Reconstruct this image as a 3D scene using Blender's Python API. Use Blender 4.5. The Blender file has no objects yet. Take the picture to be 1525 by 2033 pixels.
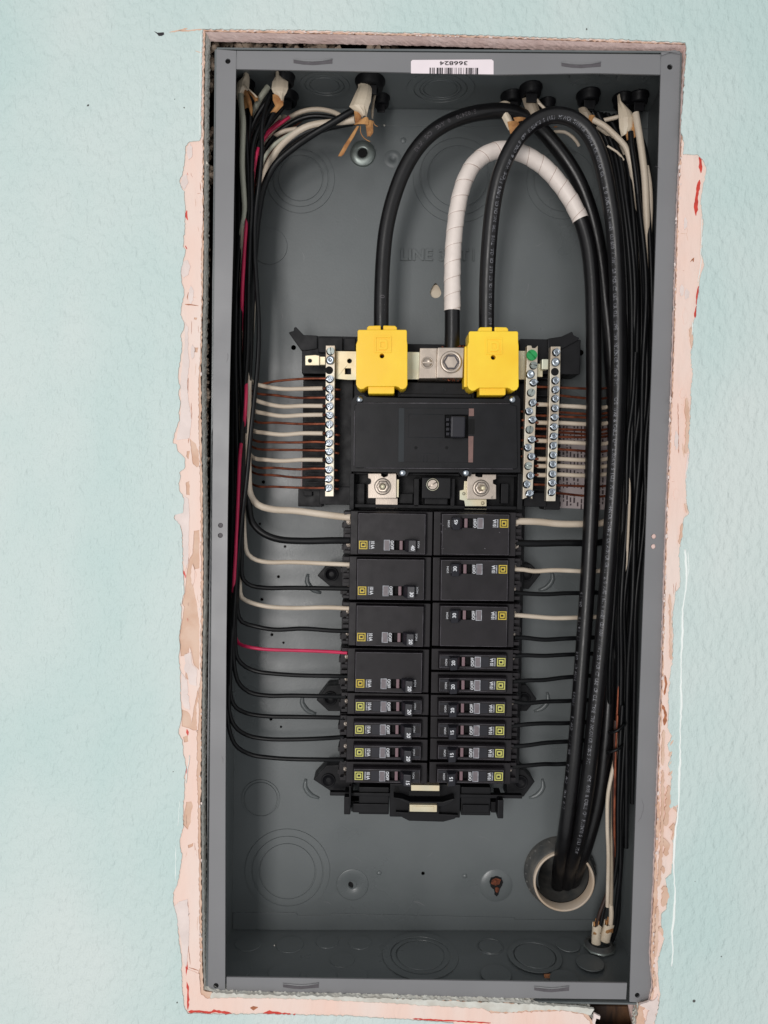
import bpy, bmesh, math, random
from mathutils import Vector, Matrix
from mathutils.geometry import tessellate_polygon
random.seed(11)
PI = math.pi
S = 0.001                      # everything below is in millimetres
sc = bpy.context.scene
col = sc.collection

# ------------------------------------------------------------------ camera
CAM = Vector((-43.09, -608.5, 42.45)); PITCH = -0.0389; YAW = -0.00131; ROLL = 0.01536; FPX = 1515.5
def cam_axes():
    cp, sp = math.cos(PITCH), math.sin(PITCH); cy, sy = math.cos(YAW), math.sin(YAW); cr, sr = math.cos(ROLL), math.sin(ROLL)
    f = Vector((sy*cp, cy*cp, sp)); r0 = Vector((cy, -sy, 0)); u0 = r0.cross(f)
    return cr*r0+sr*u0, -sr*r0+cr*u0, f
AR, AU, AF = cam_axes()
cd = bpy.data.cameras.new('camera'); cam = bpy.data.objects.new('camera', cd); col.objects.link(cam)
m = Matrix((AR, AU, -AF)).transposed().to_4x4(); m.translation = CAM*S; cam.matrix_world = m
cd.sensor_fit = 'VERTICAL'; cd.sensor_height = 36.0; cd.lens = FPX/2033.0*36.0
cd.clip_start = 0.02; cd.clip_end = 50
sc.camera = cam
# ------------------------------------------------------------------ light
w = bpy.data.worlds.new('World'); sc.world = w; w.use_nodes = True
bg = w.node_tree.nodes['Background']; bg.inputs[0].default_value = (0.97, 0.985, 1.0, 1); bg.inputs[1].default_value = 0.58
def area(name, loc, target, size, energy, color):
    ld = bpy.data.lights.new(name, 'AREA'); ld.shape = 'RECTANGLE'; ld.size = size[0]; ld.size_y = size[1]; ld.energy = energy; ld.color = color
    o = bpy.data.objects.new(name, ld); col.objects.link(o); o.location = loc
    o.rotation_euler = (Vector(target)-Vector(loc)).to_track_quat('-Z', 'Y').to_euler(); return o
area('window_light', (-0.62, -2.1, -0.05), (0, 0, 0), (0.46, 1.4), 24, (1.0, 0.965, 0.94))
sc.view_settings.view_transform = 'Standard'; sc.view_settings.look = 'None'; sc.view_settings.exposure = 0; sc.view_settings.gamma = 1

# ------------------------------------------------------------------ pixel rays -> real points
def ray(u, v): return (AF + AR*((u-762.5)/FPX) - AU*((v-1016.5)/FPX))
def P(u, v, y=0.0):
    d = ray(u, v); return CAM + d*((y-CAM.y)/d.y)
def Pz(u, v, z):
    d = ray(u, v); return CAM + d*((z-CAM.z)/d.z)
def K(y): return FPX/(y-CAM.y)       # px per mm at depth y

# ------------------------------------------------------------------ materials
def hexlin(c):
    out = []
    for x in c:
        x = x/255.0; out.append(x/12.92 if x <= .04045 else ((x+.055)/1.055)**2.4)
    return out
MATS = {}
def mat(name, c, rough=0.5, metal=0.0, var=0.0, vscale=60, c2=None, bump=0.0, bscale=400, bdist=0.2, coat=0.0, det=4, stretch=None, spec=0.5, rvar=0.0):
    m = bpy.data.materials.new(name); m.use_nodes = True; nt = m.node_tree; N = nt.nodes; L = nt.links
    b = N['Principled BSDF']; b.inputs['Roughness'].default_value = rough; b.inputs['Metallic'].default_value = metal
    b.inputs['Specular IOR Level'].default_value = spec
    if coat: b.inputs['Coat Weight'].default_value = coat; b.inputs['Coat Roughness'].default_value = 0.25
    b.inputs['Base Color'].default_value = (*c, 1)
    g = N.new('ShaderNodeNewGeometry'); src = g.outputs['Position']
    if stretch:
        mp = N.new('ShaderNodeMapping'); mp.inputs['Scale'].default_value = stretch; L.new(src, mp.inputs[0]); src = mp.outputs[0]
    if var or c2:
        n = N.new('ShaderNodeTexNoise'); n.inputs['Scale'].default_value = vscale; n.inputs['Detail'].default_value = det; L.new(src, n.inputs['Vector'])
        r = N.new('ShaderNodeValToRGB'); L.new(n.outputs['Fac'], r.inputs[0])
        a = c2 if c2 else [max(0, x*(1-var)) for x in c]
        bb = c if c2 else [min(1, x*(1+var)) for x in c]
        r.color_ramp.elements[0].position = .35; r.color_ramp.elements[0].color = (*a, 1)
        r.color_ramp.elements[1].position = .65; r.color_ramp.elements[1].color = (*bb, 1)
        L.new(r.outputs[0], b.inputs['Base Color'])
    if rvar:
        n = N.new('ShaderNodeTexNoise'); n.inputs['Scale'].default_value = vscale*1.7; n.inputs['Detail'].default_value = 5; L.new(src, n.inputs['Vector'])
        mr = N.new('ShaderNodeMapRange'); mr.inputs[1].default_value = .3; mr.inputs[2].default_value = .7
        mr.inputs[3].default_value = rough-rvar; mr.inputs[4].default_value = rough+rvar; L.new(n.outputs['Fac'], mr.inputs[0]); L.new(mr.outputs[0], b.inputs['Roughness'])
    if bump:
        n = N.new('ShaderNodeTexNoise'); n.inputs['Scale'].default_value = bscale; n.inputs['Detail'].default_value = 3; L.new(src, n.inputs['Vector'])
        bp = N.new('ShaderNodeBump'); bp.inputs['Strength'].default_value = bump; bp.inputs['Distance'].default_value = bdist*S
        L.new(n.outputs['Fac'], bp.inputs['Height']); L.new(bp.outputs[0], b.inputs['Normal'])
    MATS[name] = m; return m
mat('teal', hexlin((208, 219, 216)), .6, var=.0, vscale=5, c2=hexlin((191, 212, 209)), bump=1, bscale=150, bdist=2.5, stretch=(1.25, 1, .8), det=4)
mat('teal_flake', hexlin((240, 246, 243)), .55, var=.02, bump=.3, bscale=300)
mat('pink', hexlin((236, 216, 206)), .65, c2=hexlin((239, 207, 193)), vscale=30, bump=.9, bscale=110, bdist=1.6, stretch=(1, 1, .35), det=6)
mat('pinkshell', hexlin((228, 212, 206)), .65, var=.06, vscale=60, bump=.8, bscale=200, bdist=1.1)
mat('tan', hexlin((210, 172, 148)), .75, c2=hexlin((222, 192, 172)), vscale=70, bump=.5, bscale=400, bdist=.5)
mat('red', hexlin((205, 62, 48)), .45, var=.15, vscale=300)
mat('brownpaint', hexlin((168, 104, 70)), .6, var=.2, vscale=250)
mat('plaster', hexlin((214, 214, 206)), .95, c2=hexlin((198, 194, 184)), vscale=120, bump=.5, bscale=500, bdist=.6)
mat('revealpink', hexlin((240, 214, 207)), .8, c2=hexlin((226, 196, 188)), vscale=60, bump=.3, bscale=300, bdist=.4)
mat('rubble', hexlin((140, 126, 112)), .95, c2=hexlin((110, 92, 78)), vscale=150, bump=1, bscale=700, bdist=.8)
mat('cavity', hexlin((44, 32, 26)), .95, c2=hexlin((84, 62, 46)), vscale=60, bump=1, bscale=200, bdist=2)
mat('wood', hexlin((120, 84, 54)), .8, c2=hexlin((40, 26, 18)), vscale=70, bump=.8, bscale=200, bdist=1, stretch=(1, 1, .2))
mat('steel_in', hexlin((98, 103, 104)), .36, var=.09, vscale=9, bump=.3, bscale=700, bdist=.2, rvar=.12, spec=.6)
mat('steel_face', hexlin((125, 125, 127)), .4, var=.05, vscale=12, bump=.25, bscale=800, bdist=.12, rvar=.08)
mat('steel_dark', hexlin((84, 80, 84)), .6, var=.1, vscale=200)
mat('zinc', hexlin((150, 158, 154)), .4, metal=.8, var=.18, vscale=70, rvar=.12)
mat('chrome', hexlin((168, 176, 184)), .3, metal=1, var=.1, vscale=300)
mat('bus', hexlin((206, 208, 188)), .42, metal=.45, c2=hexlin((222, 206, 172)), vscale=35, rvar=.1)
mat('bar', hexlin((214, 208, 192)), .4, metal=.5, c2=hexlin((186, 172, 154)), vscale=60, bump=.15, bscale=900)
mat('lugmetal', hexlin((186, 174, 162)), .36, metal=.7, var=.12, vscale=90, bump=.2, bscale=900)
mat('black', hexlin((17, 17, 20)), .48, var=.25, vscale=80, bump=.25, bscale=1400, bdist=.12, rvar=.08, spec=0.22)
mat('breaker', hexlin((31, 28, 31)), .42, var=.2, vscale=70, bump=.3, bscale=1500, bdist=.12, rvar=.08, spec=0.25)
mat('mainblk', hexlin((20, 20, 23)), .4, var=.2, vscale=60, bump=.35, bscale=1600, bdist=.12, rvar=.06, spec=0.22)
mat('mainslate', hexlin((33, 38, 42)), .42, var=.1, vscale=60, bump=.2, bscale=1600, bdist=.1, spec=0.25)
mat('hole', hexlin((6, 6, 7)), .9)
mat('handle', hexlin((36, 36, 42)), .35, var=.1, vscale=90, spec=0.3)
mat('handlebar', hexlin((122, 96, 102)), .35)
mat('window', hexlin((112, 104, 108)), .3, var=.1, vscale=300)
mat('white_print', hexlin((212, 214, 218)), .5, var=.12, vscale=900)
mat('grey_print', hexlin((186, 188, 194)), .5, c2=hexlin((120, 122, 130)), vscale=260)
mat('gold_print', hexlin((196, 172, 56)), .5, var=.1, vscale=600)
mat('lime_print', hexlin((196, 194, 100)), .5, var=.1, vscale=600)
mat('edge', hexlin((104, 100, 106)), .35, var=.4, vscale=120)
mat('stripe', hexlin((118, 88, 82)), .5, var=.1, vscale=200)
mat('yellow', hexlin((255, 217, 48)), .42, c2=hexlin((250, 202, 36)), vscale=30, rvar=.08, bump=.25, bscale=900, coat=.15)
mat('cable', hexlin((13, 12, 14)), .36, var=.2, vscale=60, bump=.3, bscale=260, bdist=.25, rvar=.07, spec=0.5)
mat('wire_black', hexlin((12, 13, 15)), .4, var=.25, vscale=60, rvar=.08, spec=0.3)
mat('wire_white', hexlin((214, 200, 182)), .45, c2=hexlin((200, 184, 164)), vscale=30)
mat('wire_grey', hexlin((176, 176, 160)), .45, var=.08, vscale=40)
mat('wire_red', hexlin((200, 38, 84)), .42, var=.1, vscale=60)
mat('copper', hexlin((156, 88, 62)), .4, metal=.6, c2=hexlin((98, 50, 36)), vscale=110)
mat('coppershine', hexlin((232, 176, 120)), .25, metal=1)
mat('tape_edge', hexlin((178, 158, 148)), .7)
mat('tape', hexlin((232, 220, 212)), .5, var=.03, vscale=70, bump=.1, bscale=300, coat=.1)
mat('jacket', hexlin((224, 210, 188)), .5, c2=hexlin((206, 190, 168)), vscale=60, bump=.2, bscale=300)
mat('jacket_dim', hexlin((160, 146, 128)), .55, var=.12, vscale=80, bump=.2, bscale=300)  # jacket cream darkened, shade put into the colour
mat('kraft', hexlin((196, 146, 92)), .8, c2=hexlin((150, 98, 56)), vscale=120, bump=.6, bscale=600)
mat('sticker', hexlin((240, 228, 232)), .4, var=.02)
mat('ink', hexlin((28, 24, 30)), .6)
mat('paper', hexlin((178, 166, 166)), .7, var=.05)
mat('paperink', hexlin((70, 58, 62)), .7)
mat('green', hexlin((28, 148, 78)), .35, var=.1, vscale=200)
mat('rust', hexlin((124, 66, 40)), .85, c2=hexlin((74, 38, 24)), vscale=500, bump=1, bscale=900, bdist=.6)
mat('wire_brown', hexlin((52, 34, 28)), .5)
mat('cable_ink', hexlin((148, 148, 154)), .5, c2=hexlin((70, 70, 76)), vscale=420)
mat('pvc', hexlin((200, 186, 170)), .45, c2=hexlin((196, 176, 154)), vscale=50)
mat('hub', hexlin((70, 72, 72)), .6, c2=hexlin((96, 94, 90)), vscale=90, bump=.6, bscale=400, bdist=.4)
mat('crumb', hexlin((232, 226, 214)), .8)
mat('chip', hexlin((176, 116, 78)), .8, var=.1)
mat('emboss', hexlin((102, 104, 104)), .5)

# ------------------------------------------------------------------ mesh builder (mm, world)
class MB:
    def __init__(s): s.v = []; s.f = []; s.sm = []
    def add(s, vs, fs, smooth=False):
        b = len(s.v); s.v += [Vector(x) for x in vs]
        for f in fs: s.f.append(tuple(b+i for i in f)); s.sm.append(smooth)
        return s
    def box(s, x0, x1, y0, y1, z0, z1):
        return s.add([(x0,y0,z0),(x1,y0,z0),(x1,y1,z0),(x0,y1,z0),(x0,y0,z1),(x1,y0,z1),(x1,y1,z1),(x0,y1,z1)],
                     [(0,3,2,1),(4,5,6,7),(0,1,5,4),(1,2,6,5),(2,3,7,6),(3,0,4,7)])
    def pb(s, u0, v0, u1, v1, yf, yb, rot=0.0, dy=0.0):
        """axis-aligned box whose front face is seen over this rectangle"""
        c = P((u0+u1)/2, (v0+v1)/2, yf); k = K(yf); a = abs(u1-u0)/2/k; b = abs(v1-v0)/2/k
        cr, sr = math.cos(rot), math.sin(rot)
        vs = []
        for y in (yf, yb):
            for (dx, dz) in ((-a,-b),(a,-b),(a,b),(-a,b)): vs.append((c.x+dx*cr-dz*sr, y, c.z+dx*sr+dz*cr))
        return s.add(vs, [(0,1,2,3),(7,6,5,4),(0,4,5,1),(1,5,6,2),(2,6,7,3),(3,7,4,0)])
    def prism(s, poly, yf, yb, holes=(), px=True, back=False):
        f = (lambda q: P(q[0], q[1], yf)) if px else (lambda q: Vector((q[0], yf, q[1])))
        loops = [[f(q) for q in poly]]+[[f(q) for q in h] for h in holes]
        flat = [p for l in loops for p in l]
        tris = tessellate_polygon([[Vector((p.x, p.z, 0)) for p in l] for l in loops])
        fs = []
        for t in tris:
            a, b, c = (flat[i] for i in t)
            n = (b-a).cross(c-a)
            fs.append(t if n.y < 0 else t[::-1])
        s.add(flat, fs)
        if yb is not None:
            bk = [Vector((p.x, yb, p.z)) for p in flat]
            base = 0; vs = flat+bk; n = len(flat); fs = []
            for l in loops:
                m_ = len(l)
                for i in range(m_):
                    j = (i+1) % m_; fs.append((base+i, base+j, n+base+j, n+base+i))
                base += m_
            s.add(vs, fs)
            if back: s.add(bk, [t[::-1] for t in tris])
        return s
    def cyl(s, c, ax, r, h, n=20, r2=None, cap=True, smooth=True):
        c = Vector(c); ax = Vector(ax).normalized(); r2 = r if r2 is None else r2
        t = Vector((0,0,1)) if abs(ax.z) < .9 else Vector((1,0,0)); a = ax.cross(t).normalized(); b = ax.cross(a)
        r0 = [c+a*r*math.cos(2*PI*i/n)+b*r*math.sin(2*PI*i/n) for i in range(n)]
        r1 = [c+ax*h+a*r2*math.cos(2*PI*i/n)+b*r2*math.sin(2*PI*i/n) for i in range(n)]
        s.add(r0+r1, [(i, (i+1) % n, n+(i+1) % n, n+i) for i in range(n)], smooth)
        if cap: s.add(r0, [tuple(range(n))[::-1]]); s.add(r1, [tuple(range(n))])
        return s
    def lathe(s, c, ax, prof, n=28, smooth=True, sq=(1, 1), ref=None):
        """prof: list of (radius, offset along ax)"""
        c = Vector(c); ax = Vector(ax).normalized()
        t = Vector(ref) if ref else (Vector((0,0,1)) if abs(ax.z) < .9 else Vector((1,0,0)))
        a = ax.cross(t).normalized(); b = ax.cross(a); vs = []
        for (r, h) in prof:
            for i in range(n): vs.append(c+ax*h+a*(r*sq[0]*math.cos(2*PI*i/n))+b*(r*sq[1]*math.sin(2*PI*i/n)))
        fs = []
        for k in range(len(prof)-1):
            for i in range(n): fs.append((k*n+i, k*n+(i+1) % n, (k+1)*n+(i+1) % n, (k+1)*n+i))
        return s.add(vs, fs, smooth)
    def tube(s, pts, r, n=10, cap=True):
        rf = r if callable(r) else (lambda t: r)
        fr = frames(pts); vs = []; L = len(pts)
        for i, (p, F, Sd) in enumerate(fr):
            rr = rf(i/(L-1))
            for k in range(n):
                a = 2*PI*k/n; vs.append(p+(F*math.cos(a)+Sd*math.sin(a))*rr)
        fs = [(i*n+k, i*n+(k+1) % n, (i+1)*n+(k+1) % n, (i+1)*n+k) for i in range(L-1) for k in range(n)]
        s.add(vs, fs, True)
        if cap: s.add(vs[:n], [tuple(range(n))[::-1]]); s.add(vs[-n:], [tuple(range(n))])
        return s
    def lump(s, c, r, seed=0, sq=(1, 1, 1), amp=.3):
        rnd = random.Random(seed); bm = bmesh.new(); bmesh.ops.create_icosphere(bm, subdivisions=1, radius=1)
        vs = [Vector(c)+Vector((v.co.x*sq[0], v.co.y*sq[1], v.co.z*sq[2]))*r*(1+rnd.uniform(-amp, amp)) for v in bm.verts]
        fs = [tuple(v.index for v in f.verts) for f in bm.faces]; bm.free(); return s.add(vs, fs)

def frames(pts):
    out = []; n = len(pts); F = None
    for i in range(n):
        T = (pts[min(i+1, n-1)]-pts[max(i-1, 0)]).normalized()
        ref = Vector((0, -1, 0))
        Fn = ref-T*ref.dot(T)
        if F is not None and Fn.length < .25: Fn = F-T*F.dot(T)
        elif Fn.length < 1e-3: Fn = Vector((1, 0, 0))
        Fn.normalize()
        if F is not None: Fn = (Fn*.5+F*.5); Fn = (Fn-T*Fn.dot(T)).normalized()
        F = Fn; out.append((pts[i], Fn, T.cross(Fn)))
    return out
def spline(cp, step=5.0):
    cp = [Vector(p) for p in cp]
    if len(cp) < 2: return cp
    q = [cp[0]*2-cp[1]]+cp+[cp[-1]*2-cp[-2]]; raw = []
    for i in range(1, len(q)-2):
        p0, p1, p2, p3 = q[i-1:i+3]
        t0 = 0; t1 = t0+max(1e-3, (p1-p0).length)**.5; t2 = t1+max(1e-3, (p2-p1).length)**.5; t3 = t2+max(1e-3, (p3-p2).length)**.5
        for k in range(16):
            t = t1+(t2-t1)*k/16
            A1 = p0*((t1-t)/(t1-t0))+p1*((t-t0)/(t1-t0)); A2 = p1*((t2-t)/(t2-t1))+p2*((t-t1)/(t2-t1)); A3 = p2*((t3-t)/(t3-t2))+p3*((t-t2)/(t3-t2))
            B1 = A1*((t2-t)/(t2-t0))+A2*((t-t0)/(t2-t0)); B2 = A2*((t3-t)/(t3-t1))+A3*((t-t1)/(t3-t1))
            raw.append(B1*((t2-t)/(t2-t1))+B2*((t-t1)/(t2-t1)))
    raw.append(cp[-1])
    d = [0]
    for a, b in zip(raw, raw[1:]): d.append(d[-1]+(b-a).length)
    n = max(2, int(d[-1]/step)+1); out = []; j = 0
    for i in range(n+1):
        s = d[-1]*i/n
        while j < len(d)-2 and d[j+1] < s: j += 1
        t = (s-d[j])/max(1e-6, d[j+1]-d[j]); out.append(raw[j].lerp(raw[j+1], min(1, t)))
    return out
def sp(pts, step=5.0): return spline([P(*p) for p in pts], step)

# ------------------------------------------------------------------ objects
WP = {}
def mesh_from(mb, name, material, origin):
    me = bpy.data.meshes.new(name)
    me.from_pydata([tuple((v-origin)*S) for v in mb.v], [], mb.f)
    me.polygons.foreach_set('use_smooth', mb.sm); me.materials.append(MATS[material]); me.update(); return me
def props(o, label, cat, group, kind):
    if label: o['label'] = label
    if cat: o['category'] = cat
    if group: o['group'] = group
    if kind: o['kind'] = kind
def obj(name, mb, material, parent=None, label=None, cat=None, group=None, kind=None, bev=0.0, seg=2, fix=True):
    xs = [v.x for v in mb.v]; ys = [v.y for v in mb.v]; zs = [v.z for v in mb.v]
    org = Vector(((min(xs)+max(xs))/2, (min(ys)+max(ys))/2, min(zs) if parent is None else (min(zs)+max(zs))/2))
    me = mesh_from(mb, name, material, org)
    if fix or bev:
        bm = bmesh.new(); bm.from_mesh(me)
        bmesh.ops.remove_doubles(bm, verts=bm.verts, dist=1e-6)
        bmesh.ops.recalc_face_normals(bm, faces=bm.faces)
        if bev:
            es = [e for e in bm.edges if len(e.link_faces) == 2 and e.calc_face_angle(0) > .6 and not (e.link_faces[0].smooth and e.link_faces[1].smooth)]
            try: bmesh.ops.bevel(bm, geom=es, offset=bev*S, segments=seg, profile=.6, affect='EDGES', clamp_overlap=True)
            except Exception: pass
        bm.to_mesh(me); bm.free()
    return link(name, me, org, parent, label, cat, group, kind)
def link(name, me, org, parent=None, label=None, cat=None, group=None, kind=None, rot=None):
    o = bpy.data.objects.new(name, me); col.objects.link(o); WP[o] = Vector(org)
    if parent: o.parent = parent; o.location = (Vector(org)-WP[parent])*S
    else: o.location = Vector(org)*S
    if rot: o.rotation_euler = rot
    props(o, label, cat, group, kind); return o
def thing(name, org, label, cat, group=None):
    return link(name, None, org, None, label, cat, group)

# ------------------------------------------------------------------ text
_tc = {}
def textgeo(s):
    if s in _tc: return _tc[s]
    cu = bpy.data.curves.new('t', 'FONT'); cu.body = s; cu.size = 1; cu.resolution_u = 3
    o = bpy.data.objects.new('t', cu); col.objects.link(o)
    me = o.to_mesh(); vs = [(v.co.x, v.co.y) for v in me.vertices]; fs = [tuple(p.vertices) for p in me.polygons]
    o.to_mesh_clear(); bpy.data.objects.remove(o); bpy.data.curves.remove(cu)
    h = .73; vs = [(x/h, y/h) for x, y in vs]; _tc[s] = (vs, fs); return _tc[s]
def textw(s): return max(x for x, y in textgeo(s)[0])
def text(mb, s, org, right, up, h, width=None, bold=0.0):
    vs, fs = textgeo(s); kx = h if width is None else width/textw(s)
    org = Vector(org); right = Vector(right); up = Vector(up)
    mb.add([org+right*(x*kx)+up*(y*h) for x, y in vs], fs)
    if bold:
        n = right.cross(up).normalized()*.01
        for (dx, dy) in ((bold, 0), (0, bold), (bold, bold)):
            mb.add([org+n+right*(x*kx+dx)+up*(y*h+dy) for x, y in vs], fs); n = n*1.3
    return mb
def cable_text(mb, pts, s, s0, h, r, th0, adv):
    """wrap a line of print round a cable: starts at arclength s0, letter tops turned to +side"""
    d = [0]
    for a, b in zip(pts, pts[1:]): d.append(d[-1]+(b-a).length)
    fr = frames(pts); x = s0
    for ch in s:
        if ch != ' ':
            vs, fs = textgeo(ch); out = []
            for (vx, vy) in vs:
                q = min(max(x+vx*h*.95, 0), d[-1]-1e-3)
                j = max(i for i in range(len(d)-1) if d[i] <= q) if False else bisect(d, q)
                t = (q-d[j])/max(1e-6, d[j+1]-d[j])
                c = fr[j][0].lerp(fr[j+1][0], t); F = fr[j][1].lerp(fr[j+1][1], t).normalized(); Sd = fr[j][2].lerp(fr[j+1][2], t).normalized()
                a = th0-(vy-.5)*h/r
                out.append(c+(F*math.cos(a)+Sd*math.sin(a))*(r+.06))
            mb.add(out, fs)
            if x > d[-1]: break
        x += adv
    return x
def bisect(d, q):
    lo, hi = 0, len(d)-2
    while lo < hi:
        m_ = (lo+hi+1)//2
        if d[m_] <= q: lo = m_
        else: hi = m_-1
    return lo
def circ(u, v, rpx, n=18, sx=1, ph=0): return [(u+rpx*sx*math.cos(2*PI*i/n+ph), v+rpx*math.sin(2*PI*i/n+ph)) for i in range(n)]
def jag(poly, amp, step=5, seed=1, closed=True, two=True):
    """roughen an outline (pixels)"""
    rnd = random.Random(seed); out = []; n = len(poly)
    for i in range(n if closed else n-1):
        a = poly[i]; b = poly[(i+1) % n]; L = math.hypot(b[0]-a[0], b[1]-a[1]); k = max(1, int(L/step))
        nx, ny = (-(b[1]-a[1])/max(L, 1e-6), (b[0]-a[0])/max(L, 1e-6))
        for j in range(k):
            t = j/k; q = 0 if j == 0 else rnd.uniform(-amp, amp)*(1 if rnd.random() > .2 else 1.7)
            out.append((a[0]+(b[0]-a[0])*t+nx*q, a[1]+(b[1]-a[1])*t+ny*q))
    if not closed: out.append(poly[-1])
    return out

exec_parts = []
# =================================================================== THE WALL
YW = -3.0
# inner edge of the plaster (hole), clockwise from the top left, in photograph pixels
core = [(407,62),(860,71),(1362,88),(1357,190),(1352,300),(1346.5,400),(1343.5,500),(1337.5,690),(1333.5,800),(1325.5,1000),(1322.5,1080),(1318,1230),(1314,1360),(1306.5,1560),(1299,1760),(1292,1900),(1297,1960),(1290,1990),(1268,1997),
        (1262,2040),(1262,2062),(1188,2062),(1180,2030),(1160,2008),(1020,1992),(800,1984),(560,1979),(440,1975),(404,1966),(401,1900),(400,1800),(398,1620),(400,1400),(403,1160),(402,1000),(400,880),(399,740),(403,560),(404,400),(404,290),(405,180)]
core_j = jag(core, 1.1, 5, 3)
teal = [(402,57),(640,60),(860,66),(1100,74),(1240,78),(1361,84),(1363,92),(1362,120),(1357,190),(1354,225),(1352,260),(1358,280),(1357,306),(1385,306),(1397,318),(1403,337),(1396,372),(1392,400),(1397,440),(1393,500),(1399,525),(1392,545),(1389,565),(1386,590),(1383,625),(1376,645),(1377,680),(1372,700),(1376,745),(1372,775),(1372,810),(1368,860),(1366,880),(1370,900),(1364,935),(1362,960),(1364,1000),(1369,1018),(1358,1030),(1352,1075),
        (1349,1100),(1351,1150),(1351,1165),(1342,1175),(1336,1225),(1337,1270),(1336,1310),(1331,1345),(1328,1380),(1328,1420),(1326,1445),(1335,1462),(1326,1480),(1334,1500),(1327,1520),(1335,1545),(1330,1570),(1330,1595),(1322,1610),(1346,1597),(1344,1625),(1341,1650),(1336,1670),(1338,1700),(1334,1735),(1322,1745),(1326,1765),(1324,1805),(1314,1815),(1313,1850),(1320,1865),(1312,1890),(1306,1910),(1308,1950),(1312,1975),(1308,2000),(1300,2030),(1296,2062),
        (1290,2140),(900,2140),(900,2031),(700,2018),(540,2014),(440,2014),(372,2012),(366,2000),(362,1975),(360,1930),(360,1900),(355,1870),(353,1845),(350,1815),(345,1800),(343,1790),(345,1770),(352,1755),(356,1730),(361,1700),(357,1680),(357,1665),(364,1640),(363,1600),(366,1570),(366,1540),(370,1525),(364,1500),(362,1470),(354,1457),(357,1440),(360,1425),(358,1380),(357,1330),(355,1300),(357,1280),(355,1265),(359,1240),(360,1205),(358,1200),(366,1175),(364,1150),(362,1100),(361,1060),(357,1042),
        (345,1028),(347,1022),(363,1018),(365,990),(356,975),(354,960),(358,945),(356,938),(366,930),(367,910),(352,895),(350,882),(343,880),(346,860),(356,835),(354,820),(358,800),(354,780),(357,765),(353,750),(354,735),(360,700),(361,680),(358,668),(365,650),(365,640),(358,625),(359,610),(364,590),(365,575),(360,560),(359,545),(360,530),(366,508),(368,495),(363,490),(366,460),(367,420),(366,380),(360,372),(356,360),(362,345),(366,320),(368,290),(376,281),(396,279),(399,272),(400,180)]
teal_j = jag(teal, .95, 4, 5)
big = [(-900,-700),(2500,-700),(2500,2800),(-900,2800)]
tan_holes = [
 [(377,871),(388,880),(394,895),(396,925),(391,928),(383,921),(381,905)],
 [(371,896),(377,895),(374,912),(370,906)],
 [(369,958),(376,955),(377,983),(370,982)],
 [(385,1054),(396,1052),(396,1128),(387,1130),(384,1165),(391,1200),(396,1240),(396,1300),(395,1330),(385,1320),(381,1300),(377,1285),(370,1302),(359,1303),(357,1280),(357,1255),(362,1230),(366,1205),(362,1198),(368,1172),(371,1135),(376,1110),(382,1100),(384,1075)],
 [(361,1408),(373,1413),(378,1420),(380,1435),(386,1400),(394,1365),(395,1420),(393,1450),(383,1450),(376,1446),(361,1442)],
 [(364,1463),(373,1460),(374,1472),(366,1474)],
 [(370,1592),(380,1591),(383,1600),(379,1617),(379,1632),(373,1647),(364,1638),(366,1615)],
 [(373,1678),(384,1673),(383,1680),(374,1684)],
 [(386,630),(392,631),(390,635),(385,634)],
 [(383,690),(394,690),(392,700),(386,699)],
 [(367,1327),(371,1332),(374,1350),(369,1346)],
]
pink_inner = [(x, y) for x, y in core]
# where the paint has come off right up to the right-hand edge
pin = [(404,59),(860,68),(1364,86),(1359,190),(1353,300),(1348,400),(1345,500),(1339,690),(1335,800),(1327,1000),(1324,1080),(1320,1230),(1317,1330),(1316.5,1350),(1314.5,1395),(1314,1440),(1311,1460),(1310,1500),(1308,1560),(1312,1640),(1304,1700),(1306,1780),(1300,1880),(1300,1960),(1293,1992),(1276,2006),
       (1282,2030),(1282,2070),(1186,2070),(1178,2038),(1158,2014),(1120,2007),(975,2012),(960,2003),(700,1988),(560,1983),(440,1981),(412,1983),(400,1975),(396,1950),(394,1930),(398,1920),(396,1880),(396,1780),(393,1620),(391,1500),(391,1400),(398,1350),(399,1160),(399,1040),(396,900),(394,840),(394,760),(397.5,700),(400,600),(400,500),(402,430),(402,380),(402,290),(403,180)]
pin_j = jag(pin, 1.2, 4, 8)
wall = obj('wall', MB().prism(big, YW, YW+9, [core_j]), 'tan', kind='structure')
rv = MB(); rnd = random.Random(4)
def reveal(pts, y0, y1, name, material, seed, amp=1.2, slant=(0, 0)):
    rr = random.Random(seed); rows = 6; vs = []
    for j in range(rows+1):
        t = j/rows
        for (u, v) in pts:
            p = P(u, v, y0); p.y = y0+(y1-y0)*t
            if j: p.x += rr.uniform(-amp, amp)*min(1, t*2)+slant[0]*t; p.z += rr.uniform(-amp, amp)*min(1, t*2)+slant[1]*t
            vs.append(p)
    n = len(pts); fs = [(j*n+i, j*n+i+1, (j+1)*n+i+1, (j+1)*n+i) for j in range(rows) for i in range(n-1)]
    return obj(name, MB().add(vs, fs), material, parent=wall)
def seg_of(lo, hi): return core[lo:hi+1]
reveal(jag([(407,63.2),(860,72.2),(1362,89.2)], .5, 5, 2, False), YW+.05, YW+9, 'plaster_edge', 'revealpink', 1, .18, (0, -2.4))
reveal([(x-1.2, y) for x, y in jag([(1363,88)]+core[3:9]+core[9:18], .4, 5, 3, False)], YW+.05, YW+9, 'plaster_edge', 'revealpink', 2, .25)
reveal([(x+1.6, y) for x, y in jag(core[28:]+[(407,62)], .6, 4, 4, False)], YW+.05, YW+9, 'plaster_edge', 'plaster', 3, .3, (1.7, 0))
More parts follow.
